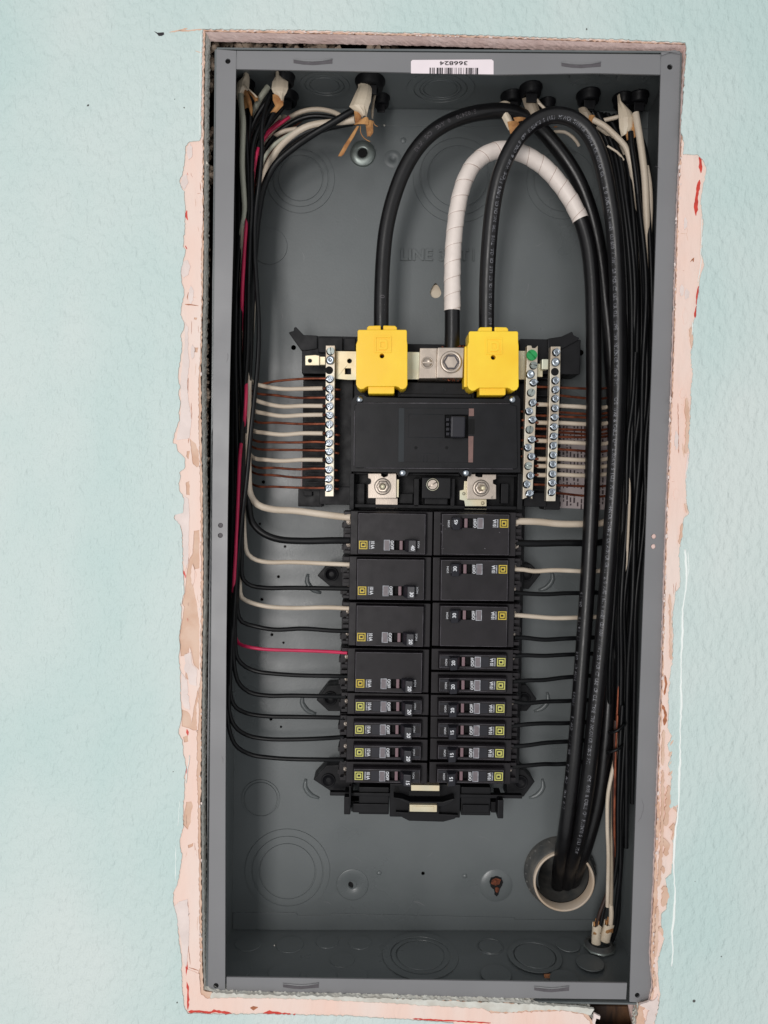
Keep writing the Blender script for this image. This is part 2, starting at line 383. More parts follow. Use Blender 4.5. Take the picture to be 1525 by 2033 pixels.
reveal([(x, y-1.5) for x, y in jag(core[18:29], .8, 4, 6, False)], YW+.05, YW+9, 'plaster_edge', 'plaster', 5, .8, (0, 2.5))
obj('pink_paint_layer', MB().prism(big, YW-.7, YW-.02, [pin_j]+[jag(h, .5, 4, 20+i) for i, h in enumerate(tan_holes)]), 'pink', wall, fix=False)
obj('teal_paint_layer', MB().prism(big, YW-1.75, YW-.72, [teal_j]), 'teal', wall, fix=False)
# ridges in the pink coat, raised shells of paint, red and brown marks
def strip(pts, wpx, y0, y1, seed=0, amp=.5):
    rr = random.Random(seed); L_, R_ = [], []
    q = jag(pts, amp, 5, seed, False)
    for i, (u, v) in enumerate(q):
        a = q[max(0, i-1)]; b = q[min(len(q)-1, i+1)]; l = math.hypot(b[0]-a[0], b[1]-a[1]) or 1
        nx, ny = -(b[1]-a[1])/l, (b[0]-a[0])/l; w_ = wpx/2*(rr.uniform(.5, 1.3))*(.25 if i in (0, len(q)-1) else 1)
        L_.append((u+nx*w_, v+ny*w_)); R_.append((u-nx*w_, v-ny*w_))
    return L_+R_[::-1]
shells = [[(366,985),(374,990),(376,1020),(375,1060),(374,1110),(370,1130),(365,1120),(363,1060),(360,1045),(347,1030),(348,1022),(364,1016)],
 [(360,1335),(372,1352),(374,1375),(368,1385),(376,1395),(377,1410),(366,1405),(360,1390)],
 [(368,640),(374,650),(373,690),(376,720),(371,760),(375,800),(380,835),(376,870),(350,874),(357,835),(360,800),(358,760),(362,720),(366,690)],
 [(345,1800),(356,1790),(372,1785),(376,1830),(374,1880),(370,1920),(364,1910),(360,1870),(356,1850),(348,1822)],
 [(362,350),(370,345),(374,362),(366,376),(358,368)],[(362,520),(372,516),(378,528),(374,545),(364,552),(359,543)],
 [(1360,940),(1366,900),(1369,900),(1366,930),(1368,955),(1363,962)],
 [(372,1925),(382,1928),(396,1934),(398,1970),(386,1978),(376,1960),(369,1945)],
 [(366,1300),(378,1295),(382,1320),(391,1330),(390,1362),(376,1358),(370,1330)]]
for i, h in enumerate(shells):
    obj('paint_shell', MB().prism(jag(h, .6, 4, 50+i), YW-1.15, YW-.68), 'pinkshell' if i != 7 else 'pink', wall)
reds = [([(371,418),(370,430),(373,437)], 5), ([(368,488),(371,494)], 8), ([(368,1522),(371,1536)], 6), ([(371,1448),(373,1460)], 6), ([(365,1133),(368,1148)], 4), ([(370,1905),(372,1940),(374,1985),(373,2005)], 4),
        ([(374,2009),(395,2008),(415,2011),(425,2007),(445,2010),(460,2013)], 5), ([(520,2014),(535,2010),(560,2014),(590,2018),(620,2021)], 7), ([(372,1228),(373,1234)], 2),
        ([(1389,308),(1391,325),(1392,343)], 7), ([(1389,357),(1385,380),(1382,405),(1382,428)], 6), ([(1387,568),(1384,590),(1383,605)], 3.5), ([(1383,607),(1381,632)], 5), ([(364,1810),(364,1815)], 2.5), ([(372,343),(373,347)], 2), ([(820,2023),(900,2027),(975,2031)], 2.5)]
for i, (pts, wd) in enumerate(reds): obj('red_paint_mark', MB().prism(strip(pts, wd, 0, 0, 70+i, .6), YW-.9, YW-.6), 'red', wall)
browns = [([(367,604),(380,605),(394,607)], 2), ([(374,580),(372,595)], 1.2), ([(1371,520),(1377,512),(1377,520)], 3), ([(1320,1340),(1323,1358),(1319,1380)], 4), ([(1316,1400),(1322,1420),(1319,1440)], 7), ([(375,1921),(385,1924),(394,1927)], 1.6), ([(374,880),(377,860)], 1), ([(374,1060),(374,1115)], 1.2), ([(374,750),(373,780)], 1), ([(380,800),(381,832)], 1),
          ([(397,362),(399,380)], 1), ([(392,384),(400,384)], 1.2), ([(1330,890),(1333,893)], 3), ([(497,2001),(503,2002),(512,2000)], 8), ([(1355,880),(1359,908)], 3), ([(373,1790),(375,1830),(373,1870),(378,1915)], 1),([(1346,800),(1348,900)],1)]
for i, (pts, wd) in enumerate(browns): obj('brown_paint_mark', MB().prism(strip(pts, wd, 0, 0, 170+i, .4), YW-.86, YW-.6), 'brownpaint' if i not in (12, 14) else 'tan', wall)
rr = random.Random(55)
for k in range(34):
    left = k < 20; v = rr.uniform(300, 1960); u = rr.uniform(368, 394) if left else 1354-(v-400)*.033+rr.uniform(-2, 14)
    if not left and v > 1200: continue
    l = rr.uniform(6, 30); vert = rr.random() < .75
    pts = [(u, v), (u+rr.uniform(-2, 2), v+l/2), (u+rr.uniform(-3, 3), v+l)] if vert else [(u, v), (min(397, u+l*.5) if left else u+l*.5, v+rr.uniform(-2, 2))]
    obj('fine_crack', MB().prism(strip(pts, rr.uniform(.5, .9), 0, 0, 600+k, .5), YW-.84, YW-.6), rr.choice(['brownpaint', 'tan', 'tan']), wall)
for k in range(16):
    left = k < 9; v = rr.uniform(300, 1960) if left else rr.uniform(330, 1180); u = rr.uniform(370, 392) if left else 1358-(v-400)*.033+rr.uniform(0, 12)
    a_, b_ = rr.uniform(3, 7), rr.uniform(6, 22)
    obj('paint_shell', MB().prism(jag([(u, v-b_), (u+a_, v-b_*.4), (u+a_*.8, v+b_*.6), (u-a_*.2, v+b_), (u-a_*.8, v+b_*.2), (u-a_*.6, v-b_*.5)], .9, 3, 700+k), YW-1.0-rr.random()*.4, YW-.6), 'pinkshell' if k % 3 else 'pink', wall)
# tan scrape marks low on the right, and the pale torn lip of teal paint
tans = [([(1337,1470),(1331,1480)], 5), ([(1334,1492),(1329,1502)], 6), ([(1333,1512),(1328,1520)], 5), ([(1335,1530),(1328,1540)], 5), ([(1328,1560),(1326,1600),(1322,1640)], 10), ([(1330,1645),(1338,1640),(1340,1655),(1334,1668)], 9), ([(1318,1665),(1325,1680),(1322,1700)], 10), ([(1315,1720),(1318,1735)], 8), ([(1320,1760),(1322,1780),(1316,1800)], 14), ([(1310,1840),(1316,1858)], 8), ([(1318,1450),(1316,1520)], 5), ([(1330,1180),(1332,1260),(1333,1310)], 4),
        ([(1372,650),(1374,690)], 5), ([(1364,790),(1366,850),(1362,900)], 7), ([(1360,1000),(1364,1018)], 5), ([(1355,1040),(1350,1080)], 5), ([(1337,1600),(1343,1612)], 5), ([(1316,1530),(1315,1660),(1308,1760)], 6), ([(1306,1800),(1302,1900)], 6), ([(1300,1930),(1303,1960)], 4)]
for i, (pts, wd) in enumerate(tans): obj('bare_patch', MB().prism(strip(pts, wd, 0, 0, 270+i, .9), YW-1.9, YW-.6), 'tan', wall)
lips = [[(1360,1090),(1363,1130),(1362,1170),(1355,1210),(1355,1260),(1352,1320),(1353,1380),(1351,1440),(1350,1500),(1348,1560),(1347,1605),(1341,1650),(1337,1710),(1340,1780),(1337,1830),(1334,1850),(1336,1880),(1335,1900),(1333,1918)],
        [(1366,1095),(1368,1130),(1364,1150)], [(364,1160),(360,1200)], [(376,1500),(369,1555)], [(357,1590),(353,1640)], [(349,1680),(349,1750)], [(399,66),(398,160),(397,270)], [(1394,430),(1392,520),(1386,560)], [(1375,640),(1374,665)]]
for i, pts in enumerate(lips):
    q = [P(u, v, YW-1.8) for u, v in jag(pts, .8, 8, 300+i, False)]
    obj('paint_lip', MB().tube(q, (lambda t, i=i: (1.15 if i == 0 else .35)*(.75+.25*math.sin(t*37+i))), 7), 'teal_flake', wall)
fl = MB(); rr = random.Random(77)
for k in range(46):
    v = rr.uniform(300, 1960); u = 1344-(v-400)*.031+rr.uniform(-1, 2.5)
    if v < 400: u = 1350+rr.uniform(-1, 2)
    fl.lump(P(u, v, YW-.9), rr.uniform(.6, 1.5), k, (.7, .5, 1.4))
for k in range(26):
    v = rr.uniform(290, 1960); fl.lump(P(399-rr.uniform(-1, 3), v, YW-.6), rr.uniform(.5, 1.1), k+60, (.7, .4, 1.3))
for k in range(40):
    u = rr.uniform(420, 1350); fl.lump(P(u, 59+(u-402)*.027, YW-.6), rr.uniform(.4, .9), k+160, (1.5, .4, .7))
obj('paint_crumbs', fl, 'pinkshell', wall, kind='stuff')
# dark smudge, scratch and nail mark upper left, specks of dirt
obj('nail_mark', MB().prism([(306,62),(313,65),(325,64),(326,68),(321,71),(315,71),(312,67)], YW-2.0, YW-1.6), 'ink', wall)
for i, pts in enumerate([[(336,64),(352,61),(372,56)], [(352,61),(380,60),(402,58)], [(388,101),(401,104)]]): obj('scratch', MB().prism(strip(pts, 2.6, 0, 0, 400+i, .6), YW-1.9, YW-1.6), 'tan', wall)
sk = MB()
for (u, v, r) in ((175,209,2.4),(347,197,1),(366,214,1.6),(344,1532,1.2),(1165,58,2),(352,1990,2),(375,1815,1),(1380,1750,1),(1432,1899,1.3),(1378,1988,4)):
    sk.lump(P(u, v, YW-1.75), r/K(YW), int(u), (1, .3, 1), .35)
obj('dirt_specks', sk, 'hub', wall, kind='stuff')
# plaster rubble at the back of the left edge and over the box
rb = MB(); rb2_ = MB(); rr = random.Random(5)
for k in range(520):
    v = rr.uniform(290, 1975); dens = .5+.5*math.sin(v/37.0)+.4*math.sin(v/11.0)
    u = 411.5+rr.random()*(1.5+3.5*max(0, dens))-(v-300)*.005
    rb.lump(P(u, v, rr.uniform(7, 14)), rr.uniform(.8, 2.1), k, amp=.35)
for k in range(120):
    v = rr.choice([130, 160, 270, 300, 345, 350, 120])+rr.uniform(-16, 16); rb.lump(P(rr.uniform(408, 424), v, rr.uniform(8, 22)), rr.uniform(1, 3.4), 900+k, amp=.35)
for k in range(260):
    u = rr.choice([440, 480, 520, 560, 600, 640, 650, 760, 1000, 1080, 1200, 1330])+rr.uniform(-26, 26)
    rb.lump(P(u, 88+(u-400)*.01+rr.uniform(-3, 9), rr.uniform(8, 24)), rr.uniform(1, 3.6), 1200+k, amp=.35)
for k in range(110):
    u = rr.uniform(410, 1170); rb2_.lump(P(u, 1976+(u-400)*.021+rr.uniform(-2, 5), rr.uniform(3, 8)), rr.uniform(.8, 2.2), 1500+k, amp=.35)
for k in range(150):
    v = rr.uniform(300, 1900); rb2_.lump(P(1345.5-(v-400)*.0345+rr.uniform(-1, 1.5), v, rr.uniform(-1, 4)), rr.uniform(.4, .9), 1900+k, amp=.35)
obj('plaster_rubble', rb, 'rubble', kind='stuff', label='brownish crumbled plaster in the gap along the left and top of the box')
obj('plaster_rubble', rb2_, 'plaster', kind='stuff', label='grey crumbled plaster under the bottom edge and along the right of the box')
obj('white_crumb', MB().cyl(P(404,313,3), (.5,-.2,-1), 1.5, 7, 8), 'crumb', label='small white plaster crumb caught in the gap at upper left', cat='crumb')
# torn paper face along the bottom edge
tp = [(420,1972),(700,1980),(960,1990),(1010,1992),(1060,1994),(1120,1998),(1180,2004),(1172,2016),(1120,2006),(1060,2006),(1010,2010),(960,2004),(800,1998),(700,1993),(560,1986),(440,1984),(418,1984)]
obj('torn_wall_paper', MB().prism(jag(tp, 1.6, 5, 31), YW-.3, YW+2), 'plaster', wall)
obj('torn_wall_paper', MB().prism(jag([(1270,1996),(1300,1985),(1306,1975),(1308,2000),(1296,2033),(1290,2062),(1278,2062),(1284,2020),(1290,2006)], 1.5, 5, 32), YW-1.9, YW), 'pinkshell', wall)
obj('torn_wall_paper', MB().prism(jag([(1180,2012),(1192,2018),(1191,2024),(1184,2022),(1182,2040),(1176,2030)], 1, 4, 33), YW-1.9, YW), 'pinkshell', wall)
# cavity behind
cv = MB(); x0, x1, y0, y1, z0, z1 = -262, 250, 6.2, 150, -470, 470
cv.add([(x0,y1,z0),(x1,y1,z0),(x1,y1,z1),(x0,y1,z1),(x0,y0,z0),(x1,y0,z0),(x1,y0,z1),(x0,y0,z1)], [(0,1,2,3),(0,4,7,3),(1,5,6,2),(0,1,5,4),(3,2,6,7)])
obj('wall_cavity', cv, 'cavity', kind='structure', fix=False)
sw = MB(); sw.box(-236, -197, 20, 110, -465, 465); obj('wall_stud', sw, 'cavity', label='dark timber stud hidden in the gap left of the box', cat='timber', group='timber framing behind the wall')
sw = MB()
c = P(1235, 2030, 22); sw.box(c.x-34, c.x+30, 22, 70, c.z-60, c.z+14); obj('wood_block', sw, 'wood', label='dark brown splintery timber block in the broken corner below the box', cat='timber', bev=2)
sw = MB(); c = P(1256, 2020, 10); sw.add([P(1246,1992,20),P(1270,1998,9),P(1268,2062,9),P(1258,2062,26)], [(0,1,2,3)]); obj('broken_plaster', sw, 'revealpink', wall, fix=False)

# =================================================================== THE BOX
BL = Vector((-181,0,0))
box = thing('electrical_box', P(850, 1985, 45), 'open grey steel electrical box set into the cut opening of the teal wall', 'electrical box')
FC = [P(430,98,0), P(1350.5,105,0), P(1291,1992,0), P(412.6,1976,0)]
BC = [P(481,213,95), P(1288,222,95), P(1226,1848,95), P(461,1846,95)]
def quad(a, b, c, d): return MB().add([a, b, c, d], [(0,1,2,3)])
def slab(a, b, c, d, nrm, t):
    n = Vector(nrm)*t; vs = [a, b, c, d, a+n, b+n, c+n, d+n]
    return MB().add(vs, [(0,1,2,3),(7,6,5,4),(0,4,5,1),(1,5,6,2),(2,6,7,3),(3,7,4,0)])
obj('left_side', slab(FC[0], FC[3], BC[3], BC[0], (-1,0,0), 1.4), 'steel_in', box)
obj('right_side', slab(FC[1], BC[1], BC[2], FC[2], (1,0,0), 1.4), 'steel_in', box)
topo = obj('top_plate', slab(FC[0], BC[0], BC[1], FC[1], (0,0,1), 1.4), 'steel_in', box)
boto = obj('bottom_plate', slab(FC[3], FC[2], BC[2], BC[3], (0,0,-1), 1.4), 'steel_in', box)
holes = [(691,1756,7.5),(840,1734,3.5),(1008,0,0)]
hl = [(708,302,10),(1160,0,0),(694,1758,8),(840,1734,3.6),(520,1190,3.2),(553,1145,3),(523,957,3.4),(540,1260,3),(563,1276,2.4),(538,1428,3),(566,1085,2.6),(516,1040,2.6),(558,1443,2.4),(583,690,5),(1153,700,6),(1200,0,0),(780,313,4)]
hl = [h for h in hl if h[2] and h[1]]
bp_holes = [circ(u, v, r, 14) for u, v, r in hl]
tear = [(866+10*math.sin(a)*(1 if math.cos(a) < .2 else .75), 578-15*math.cos(a)) for a in [2*PI*i/20 for i in range(20)]]
tear = [(865+ (11.5*math.sin(a) if math.cos(a) <= 0 else 11.5*math.sin(a)*(1-.45*math.cos(a))), 580-(18*math.cos(a) if math.cos(a) > 0 else 12*math.cos(a))) for a in [2*PI*i/22 for i in range(22)]]
bp_holes.append(tear)
key = circ(985, 1752, 14, 16)
bp_holes.append(circ(1120, 1745, 52, 30))
bp = MB().prism([(481,213),(1288,222),(1226,1848),(461,1846)], 95, 96.4, bp_holes)
back = obj('back_plate', bp, 'steel_in', box)
obj('hole_backing', MB().prism(circ(865, 582, 17, 16), 99, None), 'jacket', box, label='pale wall showing through the teardrop hole', fix=False)
# strips where the end plates fold onto the back plate
obj('fold_strip', MB().prism([(463,1812),(588,1812),(592,1818),(655,1818),(660,1814),(1020,1822),(1022,1826),(1090,1826),(1228,1826),(1227,1847),(462,1845)], 94.1, 95), 'steel_in', box, bev=.2)
obj('fold_strip', MB().prism([(481,214),(1288,223),(1287,255),(760,249),(700,244),(480,242)], 94.1, 95), 'steel_in', box, bev=.2)
# raised knock-out rings
def ring(mb, c, a, b, r0, r1, nrm, t, n=44, gap=()):
    c = Vector(c); vs = []; fs = []
    for i in range(n):
        ang = 2*PI*i/n; d = a*math.cos(ang)+b*math.sin(ang)
        for (r, h) in ((r1, 0), (r1-.22, t), (r0+.22, t), (r0, 0)): vs.append(c+d*r+nrm*h)
    for i in range(n):
        if any(g0 <= i/n < g1 for g0, g1 in gap): continue
        j = (i+1) % n
        for k in range(3): fs.append((i*4+k, j*4+k, j*4+k+1, i*4+k+1))
    mb.add(vs, fs)
def knock(c, a, b, nrm, radii, parent=box, t=.7, name='knockout', gp=1.0):
    k0 = None
    for i in range(len(radii)):
        r1 = radii[i]; r0 = radii[i+1]+gp if i+1 < len(radii) else 0
        mb = MB()
        if r0 > 0: ring(mb, c, a, b, r0, r1, nrm, t)
        else:
            n = 40; vs = []
            for (r, h) in ((r1, 0), (r1-.3, t)):
                for q in range(n): vs.append(Vector(c)+(a*math.cos(2*PI*q/n)+b*math.sin(2*PI*q/n))*r+nrm*h)
            mb.add(vs, [(q, (q+1) % n, n+(q+1) % n, n+q) for q in range(n)]+[tuple(range(n, 2*n))])
        obj(name, mb, 'steel_in', parent, fix=False)
X, Y, Z = Vector((1,0,0)), Vector((0,1,0)), Vector((0,0,1))
for (u, v, rr_) in ((597,355,(31,25,20)), (910,352,(41,34,27)), (1120,360,(34,27)), (535,489,(16.5,)), (518,1585,(18,15.5)), (571,1728,(40,33,26)), (866,1742,())):
    if rr_: knock(P(u, v, 94.98), X, Z, -Y, rr_, back)
def onz(u, v, zr):
    return Pz(u, v, zr)
zt = (FC[0].z+FC[1].z+BC[0].z+BC[1].z)/4; zb = (FC[2].z+FC[3].z+BC[2].z+BC[3].z)/4
def plane_pt(u, v, A, B, C):     # ray hit with the plane of three points
    n = (B-A).cross(C-A); d = ray(u, v); return CAM+d*((A-CAM).dot(n)/d.dot(n)), n.normalized()
for (u, v, rr_) in ((645,168,(21,16,12)), (875,175,(29,22,17,14)), (1160,150,(12,)), (1260,150,(14,))):
    c, n = plane_pt(u, v, FC[0], BC[0], BC[1]); n = n if n.z < 0 else -n; knock(c+n*.02, X, Y, n, rr_, topo)
for (u, v, rr_) in ((493,1874,(12,)), (576,1876,(12.5,)), (650,1870,(10.5,)), (715,1872,(10.5,)), (680,1906,(11,)), (470,1925,(13,)), (565,1932,(14,)), (640,1940,(13,)), (700,1938,(13,)), (835,1897,(34,26,21)), (974,1880,(12,10.5)), (1062,1898,(24,18)), (985,1935,(13,)), (1128,1876,(11,)), (1172,1912,(12,)), (1120,1944,(12,))):
    c, n = plane_pt(u, v, FC[3], BC[3], BC[2]); n = n if n.z > 0 else -n; knock(c+n*.02, X, Y, n, rr_, boto, t=.6, gp=.9)
# flanges
def flange(name, poly, holes_, yf=0.0):
    return obj(name, MB().prism(poly, yf, yf+1.5, holes_, back=True), 'steel_face', box, bev=.0)
flange('side_flange', [(430,98),(469,101),(463,480),(456,760),(452,1020),(449,1300),(447.5,1600),(447,1976),(412.6,1976),(411.6,1760),(412,1460),(416,1160),(420,860),(421.7,560),(426.6,260)], [circ(452.5,121.5,5.3), circ(429,1957,5.3), circ(438,1043,5), circ(437.5,1063,5)])
flange('side_flange', [(1313,107),(1350.5,105),(1350,118),(1344.6,400),(1333.6,740),(1320.5,1080),(1309.3,1420),(1296.8,1760),(1291,1992),(1250,1989),(1251,1950),(1257,1760),(1269,1420),(1281.7,1080),(1294,740),(1305,400)], [circ(1330,133,5.5), circ(1265.5,1976,5), circ(1298,1065,5), circ(1297,1085,5)])
flange('end_flange', [(470,101),(1312,108),(1312,148),(1180,145),(980,148),(700,141),(468,137)], [], .6)
flange('end_flange', [(450,1940),(1245,1952),(1243,1984),(900,1980),(450,1972)], [], .6)
obj('corner_tab', MB().prism([(1313,103),(1340,99),(1352,104),(1350,107),(1330,104),(1314,110)], -1, 2), 'steel_face', box, bev=.3)
for (u, v, r) in ((438,1043,5),(437.5,1063,5)): obj('rivet', MB().cyl(P(u, v, 2.2), (0,-1,0), r/K(0), .9, 14), 'steel_dark', box)
for (u, v, r) in ((1298,1065,5),(1297,1085,5)): obj('rivet', MB().cyl(P(u, v, 2.2), (0,-1,0), r/K(0), 1.2, 14), 'revealpink', box)
# lanced slots in the end flanges
for (u0, u1, v, s) in ((583,660,120,1),(1115,1193,126,1),(562,633,1955,1),(1061,1130,1961,1)):
    d = MB(); q = [(u0,v-1),(u0+10,v+1),(u0+30,v+3.5),((u0+u1)/2,v+2.5),(u1-20,v+1.5),(u1,v-1.5),(u1,v+6),(u1-20,v+7.5),((u0+u1)/2,v+9),(u0+20,v+8),(u0,v+5)]
    d.prism(q, .38, .62); obj('slot', d, 'steel_dark', box)
    obj('slot_lip', MB().tube([P(a, b, .3) for a, b in ((u0,v-2),(u0+20,v),((u0+u1)/2,v+1.2),(u1-20,v),(u1,v-3))], .55, 8), 'steel_face', box)
# hairline seams and dimples
for (u, v, r) in ((801,279,6),(923,1739,5),(753,1733,5),(1010,0,0)):
    if r: obj('dimple', MB().lathe(P(u, v, 95), (0,-1,0), [(r/2.15, 0), (r/2.15*.8, .8), (r/2.15*.4, 1.2), (0.01, 1.3)], 16), 'steel_in', back, fix=False)
obj('dimple', MB().lathe(P(780, 315, 95), (0,-1,0), [(8, 0), (6, .5), (2.8, .9), (2.4, .2), (0.01, .1)], 20), 'steel_in', back, fix=False)
# pressed mounting feet with washers
def washer(u, v, ro, ri, label):
    o = obj('mounting_washer', MB().lathe(P(u, v, 92.8), (0,-1,0), [(ro+.6, -2.2), (ro+.3, 0), (ro, .6), (ri+1, 1.3), (ri, 1.0), (ri, -2)], 36), 'zinc', label=label, cat='washer', group='round washers on the back plate', fix=False)
    obj('washer_hole', MB().prism(circ(u, v, ri*2.15, 18), 92.6, None), 'hole', o, fix=False)  # black disc added so the hole reads as unlit depth
    return o
washer(720, 304, 11.0, 4.4, 'round zinc washer on the back plate below the torn cable jacket')
obj('hole_backing', MB().prism(circ(720, 304, 11, 18), 96, None), 'hole', box, fix=False)  # flat black sheet painting in the dark behind the washer
obj('pressed_pad', MB().lathe(P(700, 1756, 95), (0,-1,0), [(15.2, -.2), (15.0, .5), (14.2, .62), (4.4, .8), (4.0, .6), (3.8, -3)], 40), 'steel_in', back, fix=False)
obj('hole_backing', MB().prism(circ(694, 1758, 9, 18), 97, None), 'hole', box, fix=False)  # black sheet stands for the dark inside the pad's hole
obj('pressed_pad', MB().lathe(P(985, 1758, 95), (0,-1,0), [(15.5, 0), (14.5, .6), (8, 1.0), (.01, 1.0)], 40), 'steel_in', back, fix=False)
kh = MB(); kp = P(985, 1752, 93.6); ks = MB()
kh.prism(jag([(972,1750),(975,1743),(985,1740),(996,1743),(999,1752),(995,1761),(992,1766),(990,1776),(986,1780),(982,1776),(981,1766),(974,1760)], .6, 3, 5), 93.2, 94.2); ks.lump(P(984,1751,92.8), 4.6, 3, (1,.4,.9), .25); ks.lump(P(987,1767,93), 2.3, 4, (1,.4,1.6), .3); ks.lump(P(984,1750,91.4), 2.2, 9, (1,.5,1), .25)
obj('keyhole', kh, 'hole', back)
obj('rusty_screw', ks, 'rust', label='rusted screw head in the keyhole slot near the bottom of the back plate', cat='screw', bev=.2)
# stamped lettering
def solid_text(name, s_, org, h, width, material, parent):
    cu = bpy.data.curves.new('t', 'FONT'); cu.body = s_; cu.size = h/.73; cu.resolution_u = 3; cu.extrude = .9; cu.bevel_depth = .35; cu.bevel_resolution = 1; cu.offset = .15
    o = bpy.data.objects.new('t', cu); col.objects.link(o); me = o.to_mesh(); x1 = max(v.co.x for v in me.vertices); kx = width/x1
    mbx = MB().add([org+X*(v.co.x*kx)+Z*v.co.y-Y*v.co.z for v in me.vertices], [tuple(p.vertices) for p in me.polygons])
    o.to_mesh_clear(); bpy.data.objects.remove(o); bpy.data.curves.remove(cu); obj(name, mbx, material, parent)
for (s_, u_, v_, w_) in (('LINE', 794, 516, 30), ('3', 871, 517.5, 6), ('T', 913, 517, 8), ('I', 938, 517.5, 1.8)): solid_text('stamped_letter', s_, P(u_, v_, 94.95), 10.2, w_, 'steel_in', back)
# sticker
st = obj('barcode_sticker', MB().prism([(819,119),(976,118),(980,121),(980,147.5),(816,145.5),(816,122)], .28, .55), 'sticker', box)
tk = MB(); r_ = -(P(960,133,0)-P(830,133,0)).normalized(); u_ = -Z
tm = MB(); text(tm, '366824', P(929.5,121.5,.1), r_, u_, 3.0, width=22, bold=.12); obj('printed_number', tm, 'ink', st, fix=False)
bc = MB(); rr = random.Random(9); u = 853
while u < 948:
    wv = rr.choice([.8, .8, 1.4, 2.4, 3.2]); bc.pb(u, 134.5+(u-853)*.005, u+wv, 146.6+(u-853)*.012, .15, .27); u += wv+rr.choice([.9, 1.2, 2.2, 3.6])
obj('barcode', bc, 'ink', st)
# instruction sheet on the back plate behind the right wires
sh = obj('instruction_sheet', MB().prism([(1108,838),(1206,842),(1203,1012),(1104,1008)], 94.2, 94.7), 'paper', label='small printed instruction sheet on the back plate behind the right neutral wires', cat='label')
tb = MB(); rr = random.Random(21)
for c_ in range(13):
    uu = 1112+c_*7.1; v = 846
    while v < 1002:
        l = rr.uniform(3, 11)
        if rr.random() > .12 and not (v % 44 < 5): tb.pb(uu-rr.uniform(1.1, 2.2), v, uu+rr.uniform(.8, 1.6), v+l, 93.95, 94.15)
        v += l+rr.uniform(1.5, 3.4)
obj('small_print', tb, 'paperink', sh, kind=None)
obj('paper_edge', MB().prism([(598,905),(601,905),(600,966),(597,966)], 91, 94), 'paper', label='thin edge of a paper label showing beside the left terminal ribs', cat='label')

# =================================================================== PANEL INTERIOR (black plastic frame, bars, buses)
ti = thing('panel_interior', P(850, 1625, 75), 'black plastic interior frame carrying the terminal bars and breakers', 'panel interior')
def part(name, mb, material, parent=ti, **k): return obj(name, mb, material, parent, **k)
# side carriers and top arms
part('top_rail', MB().pb(600,668,718,742,58,88).pb(632,670,680,700,54,58).pb(683,671,706,696,56,58), 'black', bev=.7)
part('top_rail', MB().pb(700,684,1040,760,66,90), 'black', bev=.7)
part('top_rail', MB().pb(1032,674,1152,742,58,88), 'black', bev=.7)
part('corner_arm', MB().prism([(573,660),(578,658),(583,657),(584,650),(588,649),(603,665),(630,666),(630,692),(606,696),(597,694)], 56, 66), 'black', bev=.6)
part('corner_arm', MB().prism([(1088,672),(1115,668),(1136,658),(1139,665),(1146,669),(1150,670),(1149,675),(1118,692),(1088,697)], 56, 66), 'black', bev=.6)
part('side_tray', MB().pb(601,742,700,1000,74,90).pb(660,742,700,995,62,74), 'black', bev=.6)
part('side_tray', MB().pb(1036,742,1112,1006,74,90), 'black', bev=.6)
rb_ = MB()
for k in range(14):
    v = 745+k*17.2; rb_.pb(602, v+6, 652, v+7.6, 62, 74)
part('divider_ribs', rb_, 'black', kind='stuff')
rb_ = MB()
for k in range(15):
    v = 745+k*17.0; rb_.pb(1060, v+6, 1098, v+7.6, 64, 74)
part('divider_ribs', rb_, 'black', kind='stuff')
part('lower_bracket', MB().pb(592,968,640,1006,66,88).pb(634,966,700,1002,60,88).pb(603,975,620,985,62,66), 'black', bev=.6)
part('lower_bracket', MB().pb(1040,978,1085,1006,60,88).pb(1080,985,1112,1012,66,88), 'black', bev=.6)
# breaker bed
part('centre_bed', MB().pb(694,755,1040,1560,66,90), 'black', bev=.5)
part('centre_wall', MB().pb(694,940,703,1012,45,66).pb(1028,940,1038,1012,45,66).pb(703,1003,1028,1010,50,66).pb(822,950,832,1006,50,66).pb(895,950,903,1006,50,66).pb(703,940,1028,944,52,66), 'black', bev=.4)
part('centre_block', MB().pb(838,948,895,990,42,66).pb(843,988,889,1002,48,66), 'black', bev=.8)
part('crossbar', MB().pb(790,760,942,790,46,66).pb(795,782,936,789,44,46), 'black', bev=.6)
for q_ in ((703,960,724,1004,58,66),(995,960,1010,1000,55,66),(792,980,820,1000,58,66)): part('rail_web', MB().pb(*q_), 'black', bev=.5)
# mounting feet
def foot(poly, c, kk):
    p = part('mounting_foot', MB().prism(poly, 74, 94), 'black', bev=.8)
    obj('foot_socket', MB().lathe(P(c[0], c[1], 73.6), (0,-1,0), [(6.4, 0), (6.2, 1.2), (5, 1.2), (4.8, 0), (2.4, .2), (2, -.6), (.01, -.8)], 22), 'black', p, fix=False)
foot([(630,1143),(648,1122),(700,1118),(700,1168),(655,1164)], (658,1140), 0)
foot([(628,1390),(650,1362),(700,1358),(700,1412),(652,1412)], (656,1386), 1)
foot([(622,1548),(648,1520),(700,1518),(700,1582),(658,1578),(655,1570)], (652,1549), 2)
foot([(1074,1140),(1055,1120),(1020,1118),(1020,1166),(1050,1170)], (1045,1140), 3)
foot([(1066,1388),(1046,1360),(1016,1358),(1016,1412),(1046,1412)], (1040,1388), 4)
foot([(1062,1552),(1040,1528),(1006,1524),(1006,1586),(1040,1582)], (1034,1553), 5)
for (u, v, du) in ((622,1165,1),(612,1405,1),(618,1572,1),(1085,1160,-1),(1076,1400,-1),(1066,1572,-1)):
    q = [(u-du*10, v-26),(u-du*12, v-10),(u, v+6),(u+du*16, v+12)]
    obj('pressed_ridge', MB().tube(sp([(a, b, 95.4) for a, b in q], 4), lambda t: 2.6*math.sin(PI*min(max(t, .06), .94))**.4, 10), 'steel_in', back)
